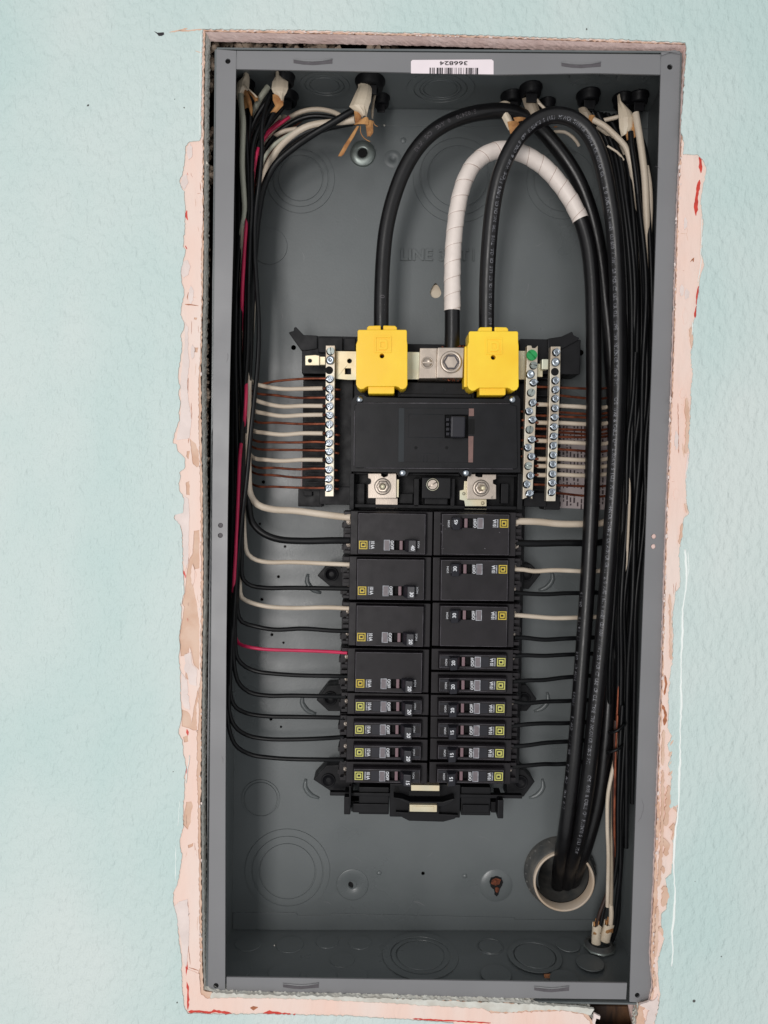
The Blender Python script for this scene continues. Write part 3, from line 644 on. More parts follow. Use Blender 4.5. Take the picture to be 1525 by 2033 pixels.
# bottom end of the frame
part('end_block', MB().pb(712,1562,773,1618,62,90).pb(773,1556,915,1624,58,90).pb(915,1562,975,1620,62,90), 'black', bev=.9)
for q_ in ((652,1576,1040,1583,60,66),(700,1596,772,1614,60,62),(918,1598,972,1614,60,62)): part('end_ledge', MB().pb(*q_), 'black', bev=.6)
part('end_post', MB().pb(683,1582,696,1618,52,80).pb(693,1560,697,1600,50,56), 'black', bev=.8)
part('end_post', MB().pb(988,1588,1000,1626,52,80), 'black', bev=.8)
for q_ in ((697,1590,714,1612,66,84),(975,1592,990,1614,66,84)): part('end_post', MB().pb(*q_), 'black', bev=.6)
part('end_hood', MB().prism([(781,1583),(800,1586),(815,1592),(880,1592),(903,1585),(900,1592),(882,1602),(812,1598)], 46, 60), 'black', bev=.7)
part('end_hood', MB().prism([(785,1612),(910,1618),(903,1626),(880,1632),(812,1630),(800,1624)], 54, 74), 'black', bev=.8)
part('bus_stab', MB().pb(816,1559,873,1570.5,38,46), 'bus', label='upper bright metal tab at the bottom end', bev=.4)
part('bus_stab', MB().pb(813,1598,868,1612,42,50).pb(819,1601,862,1609,41.4,42), 'bus', label='lower bright metal tab in the bottom hood', bev=.5)
part('bus_slot', MB().pb(812,1570,874,1580,46,47).pb(810,1594,872,1616,50,51).pb(784,1562,792,1578,57.5,58), 'hole')
part('centre_gap', MB().pb(857,1012,863,1560,58,60), 'hole')
# buses
part('neutral_bus', MB().prism([(667,697),(835,699),(835,753),(692,754),(667,752)], 50, 53, [circ(694,716.5,4.8,14), [(685,731),(697,731),(697,743),(685,743)]]), 'bus', label='pale metal strip with one round and one square hole', bev=.25)
part('neutral_bus', MB().pb(1028,697,1060,753,52,55), 'bus', label='pale metal strip end right of the second yellow cover', bev=.25)
part('bus_tab', MB().prism([(606,706),(626,704.5),(634,706),(634,725),(606,725)], 40, 43, [circ(615.5,716,3.9,12)]).pb(634,708,646,724,43,50), 'bus', label='small pale tab sticking out left of the bar', bev=.4)
part('bus_tab', MB().pb(1076,713,1089,733,44,54).pb(1066,722,1078,748,52,56), 'bus', label='small pale tab between the two right bars', bev=.6)
# ---- screws (shared meshes, local frame: axis -y at origin)
def local(mb, name, material):
    me = mesh_from(mb, name, material, Vector((0,0,0))); bm = bmesh.new(); bm.from_mesh(me); bmesh.ops.recalc_face_normals(bm, faces=bm.faces); bm.to_mesh(me); bm.free(); return me
def clipscrew(r, style):
    mb = MB()
    if style == 'slot':
        w_ = r*.14; mb.lathe((0,0,0), (0,-1,0), [(r, -1.2), (r, .1), (.01, .1)], 24)
        for s_ in (1, -1):     # two half discs beside the slot
            pts = [(r*.95*math.cos(a), s_*(w_+(r*.95-w_)*math.sin(a))) for a in [PI*i/12 for i in range(13)]]
            mb.prism(pts, -1.0, -.1, px=False)
    else:
        mb = MB(); mb.lathe((0,0,0), (0,-1,0), [(r*.9, 1.2), (r*.9, .5), (r*.82, .95), (r*.5, 1.05), (r*.42, .45), (.01, .3)], 22)
        for a in (PI/4, -PI/4):
            c_, s_ = math.cos(a), math.sin(a); q = [(r*.55*c_-r*.1*s_, r*.55*s_+r*.1*c_), (-r*.55*c_-r*.1*s_, -r*.55*s_+r*.1*c_), (-r*.55*c_+r*.1*s_, -r*.55*s_-r*.1*c_), (r*.55*c_+r*.1*s_, r*.55*s_-r*.1*c_)]
        mb.add([(-r*.95, -.9, -r*.2), (-r*1.25, -.7, 0), (-r*.9, -.9, r*.22), (-r*.45, -1.1, 0)], [(0,1,2,3)])
        mb.add([(r*.95, -.9, r*.2), (r*1.25, -.7, 0), (r*.9, -.9, -r*.22), (r*.45, -1.1, 0)], [(0,1,2,3)])
        mb.box(-r*.6, r*.6, -1.02, -.4, -r*.11, r*.11); mb.box(-r*.11, r*.11, -1.02, -.4, -r*.6, r*.6)
    return mb
ms_combo = local(clipscrew(3.05, 'combo'), 'terminal_screw', 'chrome')
ms_slot = local(clipscrew(3.1, 'slot'), 'terminal_screw', 'zinc')
ms_big = local(MB().lathe((0,0,0), (0,-1,0), [(3.6, 0), (3.6, .9), (3.2, 1.5), (1.6, 1.9), (1.2, 1.4), (.01, 1.3)], 22), 'terminal_screw', 'chrome')
ms_hole = local(MB().lathe((0,0,0), (0,-1,0), [(3.35, .06), (.01, .06)], 22), 'screw_hole', 'hole')
ms_seat = ms_hole
def bar(poly, yf, label, screws):
    b = part('terminal_bar', MB().prism(poly, yf, yf+9), 'bar', label=label, bev=.3)
    for (u, v, t, sx) in screws:
        p = P(u, v, yf-.02)
        if t == 'green':
            g = link('terminal_screw', local(clipscrew(4.5, 'slot'), 'terminal_screw', 'green'), P(u, v, yf-3.2), b, label='green slotted bonding screw', rot=(0, -2.35, 0)); continue
        link('screw_seat', ms_seat, P(u-1.3, v+1.1, yf-.03), b)
        if t == 'hole': continue
        me = {'c': ms_combo, 's': ms_slot, 'b': ms_big}[t]
        link('terminal_screw', me, P(u, v, yf-{'c': 2.2, 's': .5, 'b': 1.2}[t]) if me is not ms_slot else P(u, v, yf-.4), b, rot=(0, random.uniform(0, PI), 0))
    return b
LB = [(657,697,'s',0),(656,715,'b',0),(655,734,'hole',0),(655.5,752,'c',0),(655,771,'c',0),(655,788,'c',0),(655,806,'c',0),(655,824,'c',0),(654.5,842,'c',0),(654.5,861,'c',0),(654,879,'c',0),(654,896,'c',0),(654,913,'c',0),(653.5,932,'c',0),(653,950,'c',0),(653,968,'c',0)]
bar([(647,686),(665,686),(662.5,985.5),(645.5,985.5)], 40, 'left terminal bar with screws down its length', LB)
b1 = [(1056,705,'green',0),(1060,725,'s',0),(1053,743,'b',0),(1060,759,'c',0),(1055,779,'s',0),(1058,799,'c',0),(1051,816,'c',0),(1058,833,'c',0),(1052,852.5,'s',0),(1056.5,872,'c',0),(1048.5,888,'c',0),(1055.5,906,'c',0),(1049.5,924.5,'s',0),(1053.5,944,'c',0),(1046.5,961,'c',0),(1052,979,'c',0)]
bar([(1047,686),(1055,686),(1057,691),(1063,691),(1068,686),(1066,760),(1057,991),(1054,987),(1047,987),(1038,991),(1041,880)], 40, 'inner right terminal bar with the green screw', b1)
b2 = [(1105,699,'c',0),(1103,719,'b',0),(1103,737,'hole',0),(1103.5,755,'c',0),(1103.5,773,'c',0),(1103,791,'c',0),(1102.5,810,'c',0),(1101.5,828,'c',0),(1100.5,847,'c',0),(1100,865.5,'c',0),(1099,884,'c',0),(1098.5,903,'c',0),(1098,921.5,'c',0),(1097.5,940.5,'c',0),(1097,958,'c',0),(1096,976.5,'c',0)]
bar([(1094,688),(1113,688),(1112,760),(1103,995),(1085,995),(1087,940)], 40, 'outer right terminal bar next to the heavy cables', b2)
# ---- neutral lug between the yellow covers
part('lug_block', MB().prism([(834,691),(868,691),(867,751),(832,751)], 38, 60), 'lugmetal', label='narrow lug block with a slotted screw', bev=.5)
part('lug_block', MB().prism([(869,690),(922,690),(919,750),(867,750)], 33, 60), 'lugmetal', label='large lug block with a hex socket screw', bev=.7)
part('lug_screw', MB().lathe(P(848.5,720,37.9), (0,-1,0), [(5, .05), (4.9, .5), (4.1, .6), (4.0, .1), (.01, .1)], 26).pb(839.5,718.6,857.5,721.4,37.3,37.6), 'lugmetal', fix=False)
lsc = part('lug_screw', MB().lathe(P(895.5,719,32.9), (0,-1,0), [(9.3, .05), (9.2, 1.1), (8.4, 1.7), (6.9, 1.8), (6.6, 1.3), (6.2, -6.5), (.01, -6.5)], 36), 'lugmetal', fix=False)
hx = MB(); hx.lathe(P(895.5,719,32.9), (0,-1,0), [(6.7, 1.45), (5.4, 1.3), (5.2, -5.5), (.01, -5.6)], 6); obj('hex_socket', hx, 'steel_dark', lsc, fix=False)  # darker steel puts the shade of the recess into the colour
rr = random.Random(3); cs = MB()
for k in range(16): cs.lump(P(900+rr.uniform(-22, 20), 688+rr.uniform(-3, 2), 42), .8, k)
for k in range(12): cs.lump(P(895+rr.uniform(-20, 20), 752+rr.uniform(-1, 4), 40), .6, k+30)
part('copper_strands', cs, 'copper')
# ---- lug plates below the main breaker
pl = part('lug_plate', MB().prism([(731,940),(757,940),(757,944),(762,948),(770,945),(771,940),(787,940),(787,989),(731,989),(731,962),(736,960),(737,955),(736,951),(731,949)], 44, 47), 'lugmetal', label='left silver lug plate below the main breaker', bev=.3)
part('lug_plate', MB().pb(786,952,791.5,987,47,50), 'bus', label='pale edge behind the left lug plate')
part('lug_tab', MB().pb(746,989,789.5,1002,50,52).pb(746,1003.5,789.5,1009,51,52.5), 'lugmetal', bev=.2)
part('lug_plate', MB().prism([(930,941),(944,941),(944,945),(950,947),(958,947),(959,942),(985,942),(985,951),(979,953),(979,960),(985,963),(985,991),(928,991),(928,952)], 44, 47), 'lugmetal', label='right silver lug plate below the main breaker', bev=.3)
part('lug_plate', MB().prism([(922,955),(928,955),(928,991),(966,991),(966,1005),(924,1005),(922,994),(913,992),(913,974),(921,972)], 48, 50), 'bus', label='pale offset plate under the right lug plate', bev=.3)
part('lug_tab', MB().pb(922,1006.5,966.5,1011,50,51.5), 'bus', bev=.2)
for (u, v, r) in ((921,980,3.6),(958.5,999,4)): part('rivet', MB().lathe(P(u, v, 48), (0,-1,0), [(r/2.33, 0), (r/2.33*.8, .7), (.01, 1)], 14), 'bus', fix=False)
for (u, v, du) in ((760,966,0),(955,969,3)):
    wv = part('lug_nut', MB().lathe(P(u, v, 43.9), (0,-1,0), [(7.3, 0), (7.1, .7), (5.8, .9), (5.6, .9)], 34), 'lugmetal', fix=False)
    obj('nut', MB().lathe(P(u, v, 43.2), (0,-1,0), [(5.6, 0), (5.6, 2.6), (4.9, 3.2), (2.7, 3.2), (2.5, 0)], 6), 'lugmetal', wv, bev=.2)
    obj('stud', MB().lathe(P(u+du, v, 42), (0,-1,0), [(2.1, 0), (2.1, 5.2), (1.7, 5.8), (.01, 5.9)], 16), 'bus', wv, fix=False)
tm = MB(); text(tm, 'RL', P(979,990,43.8), Z, -X, 1.9); part('stamped_letters', tm, 'hub', fix=False)
link('centre_screw', local(clipscrew(4.1, 'slot'), 'centre_screw', 'lugmetal'), P(859,962,40.5), ti, rot=(0, -.55, 0))
part('screw_seat', MB().lathe(P(859,962,42), (0,-1,0), [(5.3, 0), (5.3, 1.0), (4.8, 1.2), (4.8, .2)], 26), 'bus', fix=False)
# wire stubs poking out on the inner side of the bars
stm = MB(); rr = random.Random(2)
for (u0, lst) in ((664, (771, 790, 826, 843, 861, 879, 897, 931, 951, 968)), (1040, (815, 832, 847, 872, 889, 904, 944))):
    for v in lst:
        L_ = rr.uniform(4, 12)*(1 if u0 == 664 else -1); stm.tube([P(u0-2, v+2, 46), P(u0+L_/2, v+2.4, 47), P(u0+L_, v+3, 48)], 1.0, 7)
part('bare_wire_ends', stm, 'copper', kind=None)
# ---- yellow lug covers
def cover(u0, v0, label, rel):
    du = u0-707; dv = v0-645
    t = thing('lug_cover', P(758+du, 782+dv, 40), label, 'lug cover', 'yellow lug covers on the incoming terminals')
    A = lambda pts: [(x+du, y+dv) for x, y in pts]
    body = A([(710,657),(712,654.5),(806,654.5),(808,657),(808,676),(809,684),(809,764),(806,770),(800,773),(795,772),(792,769),(787,767),(730,767),(726,769),(722,772),(716,773),(710,769),(707,763),(707,684),(710,676)])
    ov = obj('cover_shell', MB().prism(body, 23, 50, [circ(758.5+du, 706.5+dv, 4.6, 18)]), 'yellow', t, bev=1.1, seg=3)
    obj('cover_tongue', MB().prism(A([(731,762),(783,762),(783,780),(781,781.5),(732,781.5),(731,780)]), 26, 44), 'yellow', t, bev=.5)
    nk = MB()
    for s_ in (-1, 1):
        pts = [(758.5+s_*2.4, 646), (758.5+s_*26, 646.5), (758.5+s_*30, 650), (758.5+s_*30, 662), (758.5+s_*2.4, 662)]
        nk.prism(A(pts), 26, 48)
    obj('cover_neck', nk, 'yellow', t, bev=.9)
    obj('neck_slit', MB().prism(A([(755.5,649),(761.5,649),(761.5,656),(755.5,656)]), 28, 47), 'hole', t)
    obj('screw_hole', MB().prism(circ(758.5+du, 706.5+dv, 5.2, 16), 30, 31), 'hole', t)
    lg = MB()
    def fr(a, b, c, d, wv): 
        lg.prism(A([(a,b),(c,b),(c,b+wv),(a,b+wv)]), 22.3, 23.2); lg.prism(A([(a,d-wv),(c,d-wv),(c,d),(a,d)]), 22.3, 23.2)
        lg.prism(A([(a,b+wv),(a+wv,b+wv),(a+wv,d-wv),(a,d-wv)]), 22.3, 23.2); lg.prism(A([(c-wv,b+wv),(c,b+wv),(c,d-wv),(c-wv,d-wv)]), 22.3, 23.2)
    fr(744, 667, 777, 700, 3)
    lg.prism(A([(752,674),(766,674),(770,678),(770,691),(766,694),(752,694)]), 22.2, 23.2, [A([(756,679),(763,679),(765,681),(765,688),(763,690),(756,690)])])
    obj('raised_emblem', lg, 'yellow', t, bev=.25)
    tm = MB(); text(tm, 'e', P(755+du, 740+dv, 22.9), X, Z, 2.2); obj('moulded_letter', tm, 'tan' if False else 'yellow', t, fix=False)
    return t
cover(707, 645, 'left yellow plastic lug cover under the cable with the printed 1/0', None)
cover(928, 648, 'right yellow plastic lug cover beside the green screw', None)
ysd = MB().pb(922,688,932,768,30,50); obj('cover_flank', ysd, 'yellow', [o for o in WP if o.name.startswith('lug_cover')][-1], bev=.8)

# =================================================================== MAIN BREAKER
mb_ = thing('main_breaker', P(865, 938, 50), 'wide black main breaker with a single switch below the yellow covers', 'circuit breaker')
def mp(name, m_, material, **k): return obj(name, m_, material, mb_, **k)
mp('body', MB().prism([(697,797),(702,790),(706,784),(722,783),(728,788),(800,790),(1000,792),(1006,785),(1028,785),(1033,792),(1033,922),(1034,938),(938,938),(934,946),(918,946),(912,938),(812,938),(808,946),(792,946),(788,938),(697,936)], 34, 64), 'mainblk', bev=.8)
mp('front_panel', MB().prism([(707,802),(709,799),(1012,800),(1014,803),(1026,806),(1028,928),(1025,931),(706,929),(704,927),(704,806)], 31, 34, [[(884,824),(930,824),(930,869),(884,869)]]), 'mainblk', bev=.6)
mp('label_area', MB().prism([(792,810),(939,811),(938,918),(791,917)], 30.6, 31, [[(883,823),(932,823),(932,870),(883,870)]]), 'mainblk', bev=.15)
mp('side_band', MB().prism([(792,810),(803,810),(802,917),(791,917)], 30.2, 30.6), 'mainslate')
el = MB()
for pts in ([(812,822),(880,823)], [(812,822),(811,868),(880,869)], [(841,917),(842,900),(870,901),(870,918)], [(848,903),(848,917)], [(792,810),(938,811)]):
    el.tube([P(u, v, 30.5) for u, v in pts], .14, 5)
mp('mould_lines', el, 'mainslate')
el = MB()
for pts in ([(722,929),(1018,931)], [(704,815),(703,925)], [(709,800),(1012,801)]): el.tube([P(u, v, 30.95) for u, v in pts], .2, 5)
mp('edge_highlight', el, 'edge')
mp('switch_slot', MB().prism([(884,824),(930,824),(930,869),(884,869)], 33.6, None), 'hole', fix=False)
sh_ = mp('switch_handle', MB().pb(895,826,924,868,20,34), 'handle', bev=1.4, seg=3)
hb = MB()
for i in range(4): hb.pb(886, 830+i*9.5, 892, 836+i*9.5, 29, 33.6)
mp('slot_teeth', hb, 'handle', bev=.2)
mp('side_stripe', MB().prism([(931,811),(941,811),(941,826),(931,826)], 30.1, 30.6), 'stripe'); mp('side_stripe', MB().prism([(930,866),(940,866),(939,918),(930,918)], 30.1, 30.6), 'stripe')
mp('stripe_window', MB().prism([(931,832),(942,832),(942,862),(931,862)], 30.3, 30.6), 'hole')
for (u, v) in ((826,889),(887,889)): mp('pin_hole', MB().prism(circ(u, v, 3.2, 12), 30.45, 30.62), 'hole')
for (u, v) in ((714,793.5),(1017,793.5),(799.5,938.5),(925,938.5)):
    mp('rivet', MB().lathe(P(u, v, 33.9), (0,-1,0), [(3.0, 0), (2.9, .9), (2.3, 1.6), (1.0, 2.0), (.01, 2.1)], 20), 'chrome', fix=False)
tm = MB(); text(tm, 'N', P(878,776,43.7), X, Z, 3); mp('moulded_letter', tm, 'mainslate', fix=False)

# =================================================================== BRANCH BREAKERS
# local frame: a along the breaker (0 = wire end, 69 = bus end), y depth, z across; left column as is, right column turned by 180 degrees
def Lobj(name, mb, material, parent, bev=0.0, fix=True, label=None, seg=2):
    me = mesh_from(mb, name, material, Vector((0,0,0)))
    if fix:
        bm = bmesh.new(); bm.from_mesh(me); bmesh.ops.remove_doubles(bm, verts=bm.verts, dist=1e-6); bmesh.ops.recalc_face_normals(bm, faces=bm.faces)
        if bev:
            es = [e for e in bm.edges if len(e.link_faces) == 2 and e.calc_face_angle(0) > .5]
            bmesh.ops.bevel(bm, geom=es, offset=bev*S, segments=seg, profile=.6, affect='EDGES', clamp_overlap=True)
        bm.to_mesh(me); bm.free()
    o = bpy.data.objects.new(name, me); col.objects.link(o); o.parent = parent
    if label: o['label'] = label
    return o
def make_breaker(double, printmat='gold_print', big=False):
    h = 18.4 if double else 9.0; zc = -9.5 if double else 0.0
    root = bpy.data.objects.new('branch_breaker', None); col.objects.link(root)
    A = MB().box(0, 69, 33, 66, -h, h)
    A.box(-6.5, 0, 42, 66, -h+.5, h-.5)
    Lobj('body', A, 'breaker', root, .5)
    tt = MB()
    for zz in ((-9.5, 9.5) if double else (0,)):
        tt.box(-5.5, 0, 37, 42, zz+5.2, zz+8.2); tt.box(-5.5, 0, 36, 42, zz-8.2, zz-5.6); tt.box(-8, -5.5, 44, 60, zz-6, zz-2); tt.box(-2.2, 0, 33.5, 42, zz-5, zz-3)
    Lobj('terminal_housing', tt, 'breaker', root, .35)
    for zz in ((-9.5, 9.5) if double else (0,)):
        if big:
            s_ = MB().lathe((-1.0, 38.5, zz-.3), (-.5,-1,0), [(3.4, -3), (3.4, .4), (2.9, .8), (2.1, .8), (1.9, -.2), (.9, -.2), (.8, .6), (.01, .7)], 18)
            Lobj('terminal_screw', s_, 'lugmetal', root, fix=False)
        else:
            s_ = MB().lathe((-1.3, 41.5, zz-.3), (-.7,-1,0), [(2.0, -3), (2.0, .2), (1.6, .6), (1.1, .1), (.01, 0)], 14)
            Lobj('terminal_screw', s_, 'lugmetal', root, fix=False)
    # raised label face with sloping shoulders
    hb_ = h-.6 if double else 7.2; ht = h-1.6 if double else 5.6; x0, x1 = 6.0, 63.6
    yt = 26.0
    vs = []; 
    prof = [(33, hb_), (27.6, hb_-.6), (yt, ht)]
    for (y_, hh) in prof:
        ins = 0 if y_ > 27 else .9
        vs += [(x0+ins, y_, -hh), (x1-ins, y_, -hh), (x1-ins, y_, hh), (x0+ins, y_, hh)]
    fs = [(8,9,10,11)]
    for k in (0, 4):
        for i in range(4): j = (i+1) % 4; fs.append((k+i, k+j, k+4+j, k+4+i))
    # cut the switch slot out of the top by building the top as a frame
    fs = fs[1:]
    R = MB().add(vs, fs)
    top = [(x0+.9, -ht), (x1-.9, -ht), (x1-.9, ht), (x0+.9, ht)]
    slot = [(37.2, zc-3.9), (46.4, zc-3.9), (46.4, zc+3.9), (37.2, zc+3.9)]
    R.prism(top, yt, None, [slot], px=False)
    sv = [(x, yt, z) for x, z in slot]+[(x, yt+6, z) for x, z in slot]; R.add(sv, [(i, (i+1) % 4, 4+(i+1) % 4, 4+i) for i in range(4)])
    Lobj('label_face', R, 'breaker', root, .3)
    rim = MB()
    q = [(x0+1.2, -ht+.2), (x1-1.2, -ht+.2), (x1-1.2, ht-.2), (x0+1.2, ht-.2), (x0+1.2, -ht+.2)]
    for i in range(4):
        if not double and i == 0: pass
        rim.tube([Vector((q[i][0], yt-.02, q[i][1])), Vector((q[i+1][0], yt-.02, q[i+1][1]))], .13, 5)
    Lobj('edge_line', rim, 'edge', root)
    if not double:
        sh2 = MB(); sh2.box(55, 62, 25.7, 26, -4.6, -2.4)
        for k in range(3): sh2.box(56+k*2.1, 57.5+k*2.1, 25.4, 25.7, 3.4, 5.2)
        sh2.box(21.5, 28.0, 25.9, 26, -4.2, 4.2); Lobj('moulded_pads', sh2, 'handle', root, .15)['kind'] = 'stuff'
    # test window
    Lobj('clear_window', MB().box(28.6, 33, 25.7, 26, zc-4, zc+4), 'window', root)
    fw = MB()
    for a, b, c, d in ((28.3,33.3,zc-4.4,zc-3.95),(28.3,33.3,zc+3.95,zc+4.4),(28.3,28.8,zc-4,zc+4),(32.8,33.3,zc-4,zc+4)): fw.box(a, b, 25.5, 25.9, c, d)
    Lobj('window_frame', fw, 'grey_print', root)
    Lobj('handle_bar', MB().box(41.4, 44.0, 26.3, 31, zc-3.9, zc+3.9), 'handlebar', root, .5)
    Lobj('slot_floor', MB().box(37.3, 46.3, 31, 31.5, zc-3.8, zc+3.8), 'hole', root)
    hd = MB(); hw = 5.1
    hd.add([(45.4,27,zc-hw),(48.6,17.0,zc-hw),(54.6,15.6,zc-hw),(55.4,27,zc-hw),(45.4,27,zc+hw),(48.6,17.0,zc+hw),(54.6,15.6,zc+hw),(55.4,27,zc+hw)],
           [(0,1,2,3),(7,6,5,4),(0,4,5,1),(1,5,6,2),(2,6,7,3),(3,7,4,0)])
    Lobj('switch_handle', hd, 'handle', root, .7, seg=3)
    # printing
    em = MB(); e0, e1, z0_, z1_ = 7.6, 14.6, zc-3.6, zc+3.4
    def fr(a, b, c, d, wv): em.box(a, b, 25.86, 25.98, c, c+wv); em.box(a, b, 25.86, 25.98, d-wv, d); em.box(a, a+wv, 25.86, 25.98, c+wv, d-wv); em.box(b-wv, b, 25.86, 25.98, c+wv, d-wv)
    fr(e0, e1, z0_, z1_, .75)
    em.prism([(e0+1.5, z0_+1.6), (e1-1.5, z0_+1.6), (e1-1.5, z1_-1.9), (e1-2.0, z1_-1.5), (e0+2.0, z1_-1.5), (e0+1.5, z1_-1.9)], 25.86, 25.98, [[(e0+2.5, z0_+2.7), (e1-2.3, z0_+2.7), (e1-2.3, z1_-2.5), (e0+2.5, z1_-2.5)]], px=False)
    Lobj('printed_emblem', em, printmat, root)
    tx = MB(); text(tx, '10 kA', (17.6, 25.9, zc+3.7), (0,0,-1), (1,0,0), 2.9, width=6.9, bold=.12); text(tx, 'O/OFF', (33.9, 25.9, zc+3.9), (0,0,-1), (1,0,0), 2.6, width=7.4, bold=.12)
    text(tx, 'I/ON', (56.3, 25.9, zc+3.6), (0,0,-1), (1,0,0), 1.7, width=5.6, bold=.05)
    Lobj('printed_words', tx, 'white_print', root, fix=False)
    sm = MB(); rr = random.Random(8); z = zc+3.3
    while z > zc-3.3:
        l = rr.uniform(.35, .8); sm.box(15.9, 17.0+rr.uniform(-.2, .2), 25.88, 25.98, z-l, z); z -= l+.18
    Lobj('fine_print', sm, 'grey_print', root)
    return root
def copy_tree(o, parent=None):
    c = o.copy(); col.objects.link(c); c.parent = parent
    for ch in list(o.children): copy_tree(ch, c)
    return c
proto = {'big': make_breaker(True, 'gold_print', True), (True, 'gold_print'): make_breaker(True), (False, 'gold_print'): make_breaker(False, 'gold_print'), (False, 'lime_print'): make_breaker(False, 'lime_print')}
numtx = {}
for t_ in ('40', '45', '30', '20', '15'):
    for zc in (0.0, -9.5):
        mbt = MB(); text(mbt, t_, (50.6, 15.9, zc+1.0), Vector((0,0,-1)), Vector((1,-.22,0)).normalized(), 3.1, bold=.2)
        numtx[(t_, zc)] = mesh_from(mbt, 'rating_number', 'white_print', Vector((0,0,0)))
used = {}
LEFTS = [(True,'40',1060,'black two-pole breaker marked 40, top of the left column, with thick white and black wires'),
 (True,'30',1151,'black two-pole breaker marked 30, the only 30 in the left column'),
 (True,'20',1243,'black two-pole breaker marked 20 in the left column directly below the 30'),
 (True,'20',1335,'black two-pole breaker marked 20 in the left column with the red wire'),
 (False,'20',1403,'narrow breaker marked 20 in the left column, directly below the last two-pole breaker'),
 (False,'20',1449,'narrow breaker marked 20, middle of the three narrow 20s in the left column'),
 (False,'20',1494.5,'narrow breaker marked 20 in the left column, directly above the 15'),
 (False,'15',1541,'narrow breaker marked 15, at the foot of the left column')]
RIGHTS = [(True,'45',1061,'black two-pole breaker marked 45, top of the right column, with pale scuffs'),
 (True,'30',1152,'black two-pole breaker marked 30 in the right column directly below the 45'),
 (True,'30',1244,'black two-pole breaker marked 30 in the right column, last of its two-pole breakers'),
 (False,'20',1314,'narrow breaker marked 20, topmost narrow one in the right column'),
 (False,'20',1360,'narrow breaker marked 20, middle of the three narrow 20s in the right column'),
 (False,'20',1406,'narrow breaker marked 20 in the right column, directly above the first 15'),
 (False,'15',1450,'narrow breaker marked 15 in the right column, directly below the narrow 20s'),
 (False,'15',1495,'narrow breaker marked 15, middle of the three 15s in the right column'),
 (False,'15',1541,'narrow breaker marked 15, at the foot of the right column')]
BR = []
for side, rows in ((0, LEFTS), (1, RIGHTS)):
    for (dbl, num, v, lab) in rows:
        uc = (776.8-(v-1060)*.0195) if side == 0 else (944.6-(v-1060)*.0195)
        c = P(uc, v, 26)
        pm = 'gold_print' if (dbl or (side == 0 and num == '15' and False)) else 'lime_print'
        pr = proto['big'] if num in ('40', '45') else proto[(dbl, pm)]
        o = copy_tree(pr)
        rr = random.Random(int(v)+side); o.rotation_euler = (0, (PI if side else 0)+rr.uniform(-.006, .006), rr.uniform(-.008, .008))
        # origin of the local frame is at a=0; put the body centre (a=34.5) on c
        o.location = Vector((c.x+(34.5 if side else -34.5), rr.uniform(-.25, .25), c.z))*S
        props(o, lab, 'circuit breaker', 'branch breakers in the two columns', None)
        t = link('rating_number', numtx[(num, -9.5 if dbl else 0.0)], (0,0,0)); t.parent = o; t.location = (0,0,0)
        BR.append(o)
for pr in proto.values():
    for ch in list(pr.children): bpy.data.objects.remove(ch)
    bpy.data.objects.remove(pr)
# pale dust and scuffs on the top right breaker
sc_ = MB(); rr = random.Random(6)
for (u, v) in ((876,1040),(877,1055),(878,1058),(877,1085),(877,1089),(880,1089),(992,1057),(963,1089),(880,1043),(884,1050)): sc_.lump(P(u, v, 25.4), rr.uniform(.25, .55), int(u*v) % 97, (1.4, .2, .6), .5)
o = obj('scuff_marks', sc_, 'edge', fix=False); 
M0 = o.matrix_world.copy(); tgt = BR[8]
bpy.context.view_layer.update(); o.parent = tgt; o.matrix_parent_inverse = tgt.matrix_world.inverted()

# =================================================================== HEAVY CABLES
def cable(name, pts, r, material, label, cat='cable', step=4, n=26):
    q = sp(pts, step); o = obj(name, MB().tube(q, r, n), material, label=label, cat=cat, fix=False); return o, q
C1 = [(757,662,42),(757,620,42),(758,570,42),(761,510,42),(767,455,41),(781,395,40),(803,337,39),(832,290,38),(868,256,38),(915,233,40),(965,222,44),(1010,222,50),(1058,243,60),(1105,292,66),(1145,352,70),(1172,420,72),(1190,500,73),(1202,600,73),(1212,700,73),(1220,850,71),(1224,1000,68),(1221,1150,64),(1213,1300,60),(1204,1450,58),(1189,1580,62),(1166,1670,72),(1146,1730,90),(1134,1765,118)]
C2 = [(897,702,46),(898,660,46),(898,600,46),(898,560,46),(899,510,45),(903,455,45),(911,400,45),(923,358,45),(942,325,45),(972,303,46),(1010,297,48),(1046,309,50),(1082,333,52),(1112,366,54),(1136,402,54),(1154,440,54),(1167,485,53),(1175,550,52),(1178,640,51),(1179,740,50),(1178,880,49),(1173,1030,48),(1165,1180,47),(1155,1320,47),(1144,1460,49),(1133,1570,54),(1121,1660,64),(1112,1715,82),(1108,1760,112)]
C3 = [(966,664,42),(966,620,41),(967,560,38),(970,500,34),(975,440,30),(982,390,27),(993,345,24),(1010,305,22),(1033,268,21),(1062,242,21),(1095,229,21),(1130,233,22),(1158,251,23),(1178,279,24),(1194,320,26),(1207,378,28),(1217,440,30),(1223,510,32),(1227,620,33),(1228,740,33),(1224,870,33),(1216,1010,33),(1206,1150,34),(1194,1290,36),(1180,1430,40),(1166,1560,47),(1152,1650,58),(1136,1710,76),(1124,1755,104)]
c1, q1 = cable('power_cable', C1, 6.35, 'cable', 'heavy black cable with faint print rising from the left yellow cover in a wide arch')
c2, q2 = cable('power_cable', C2, 6.5, 'cable', 'heavy black cable partly wrapped in white tape, ending in the hex socket lug')
c3, q3 = cable('power_cable', C3, 6.5, 'cable', 'heavy black cable with white printing, front arch from the right yellow cover to the conduit')
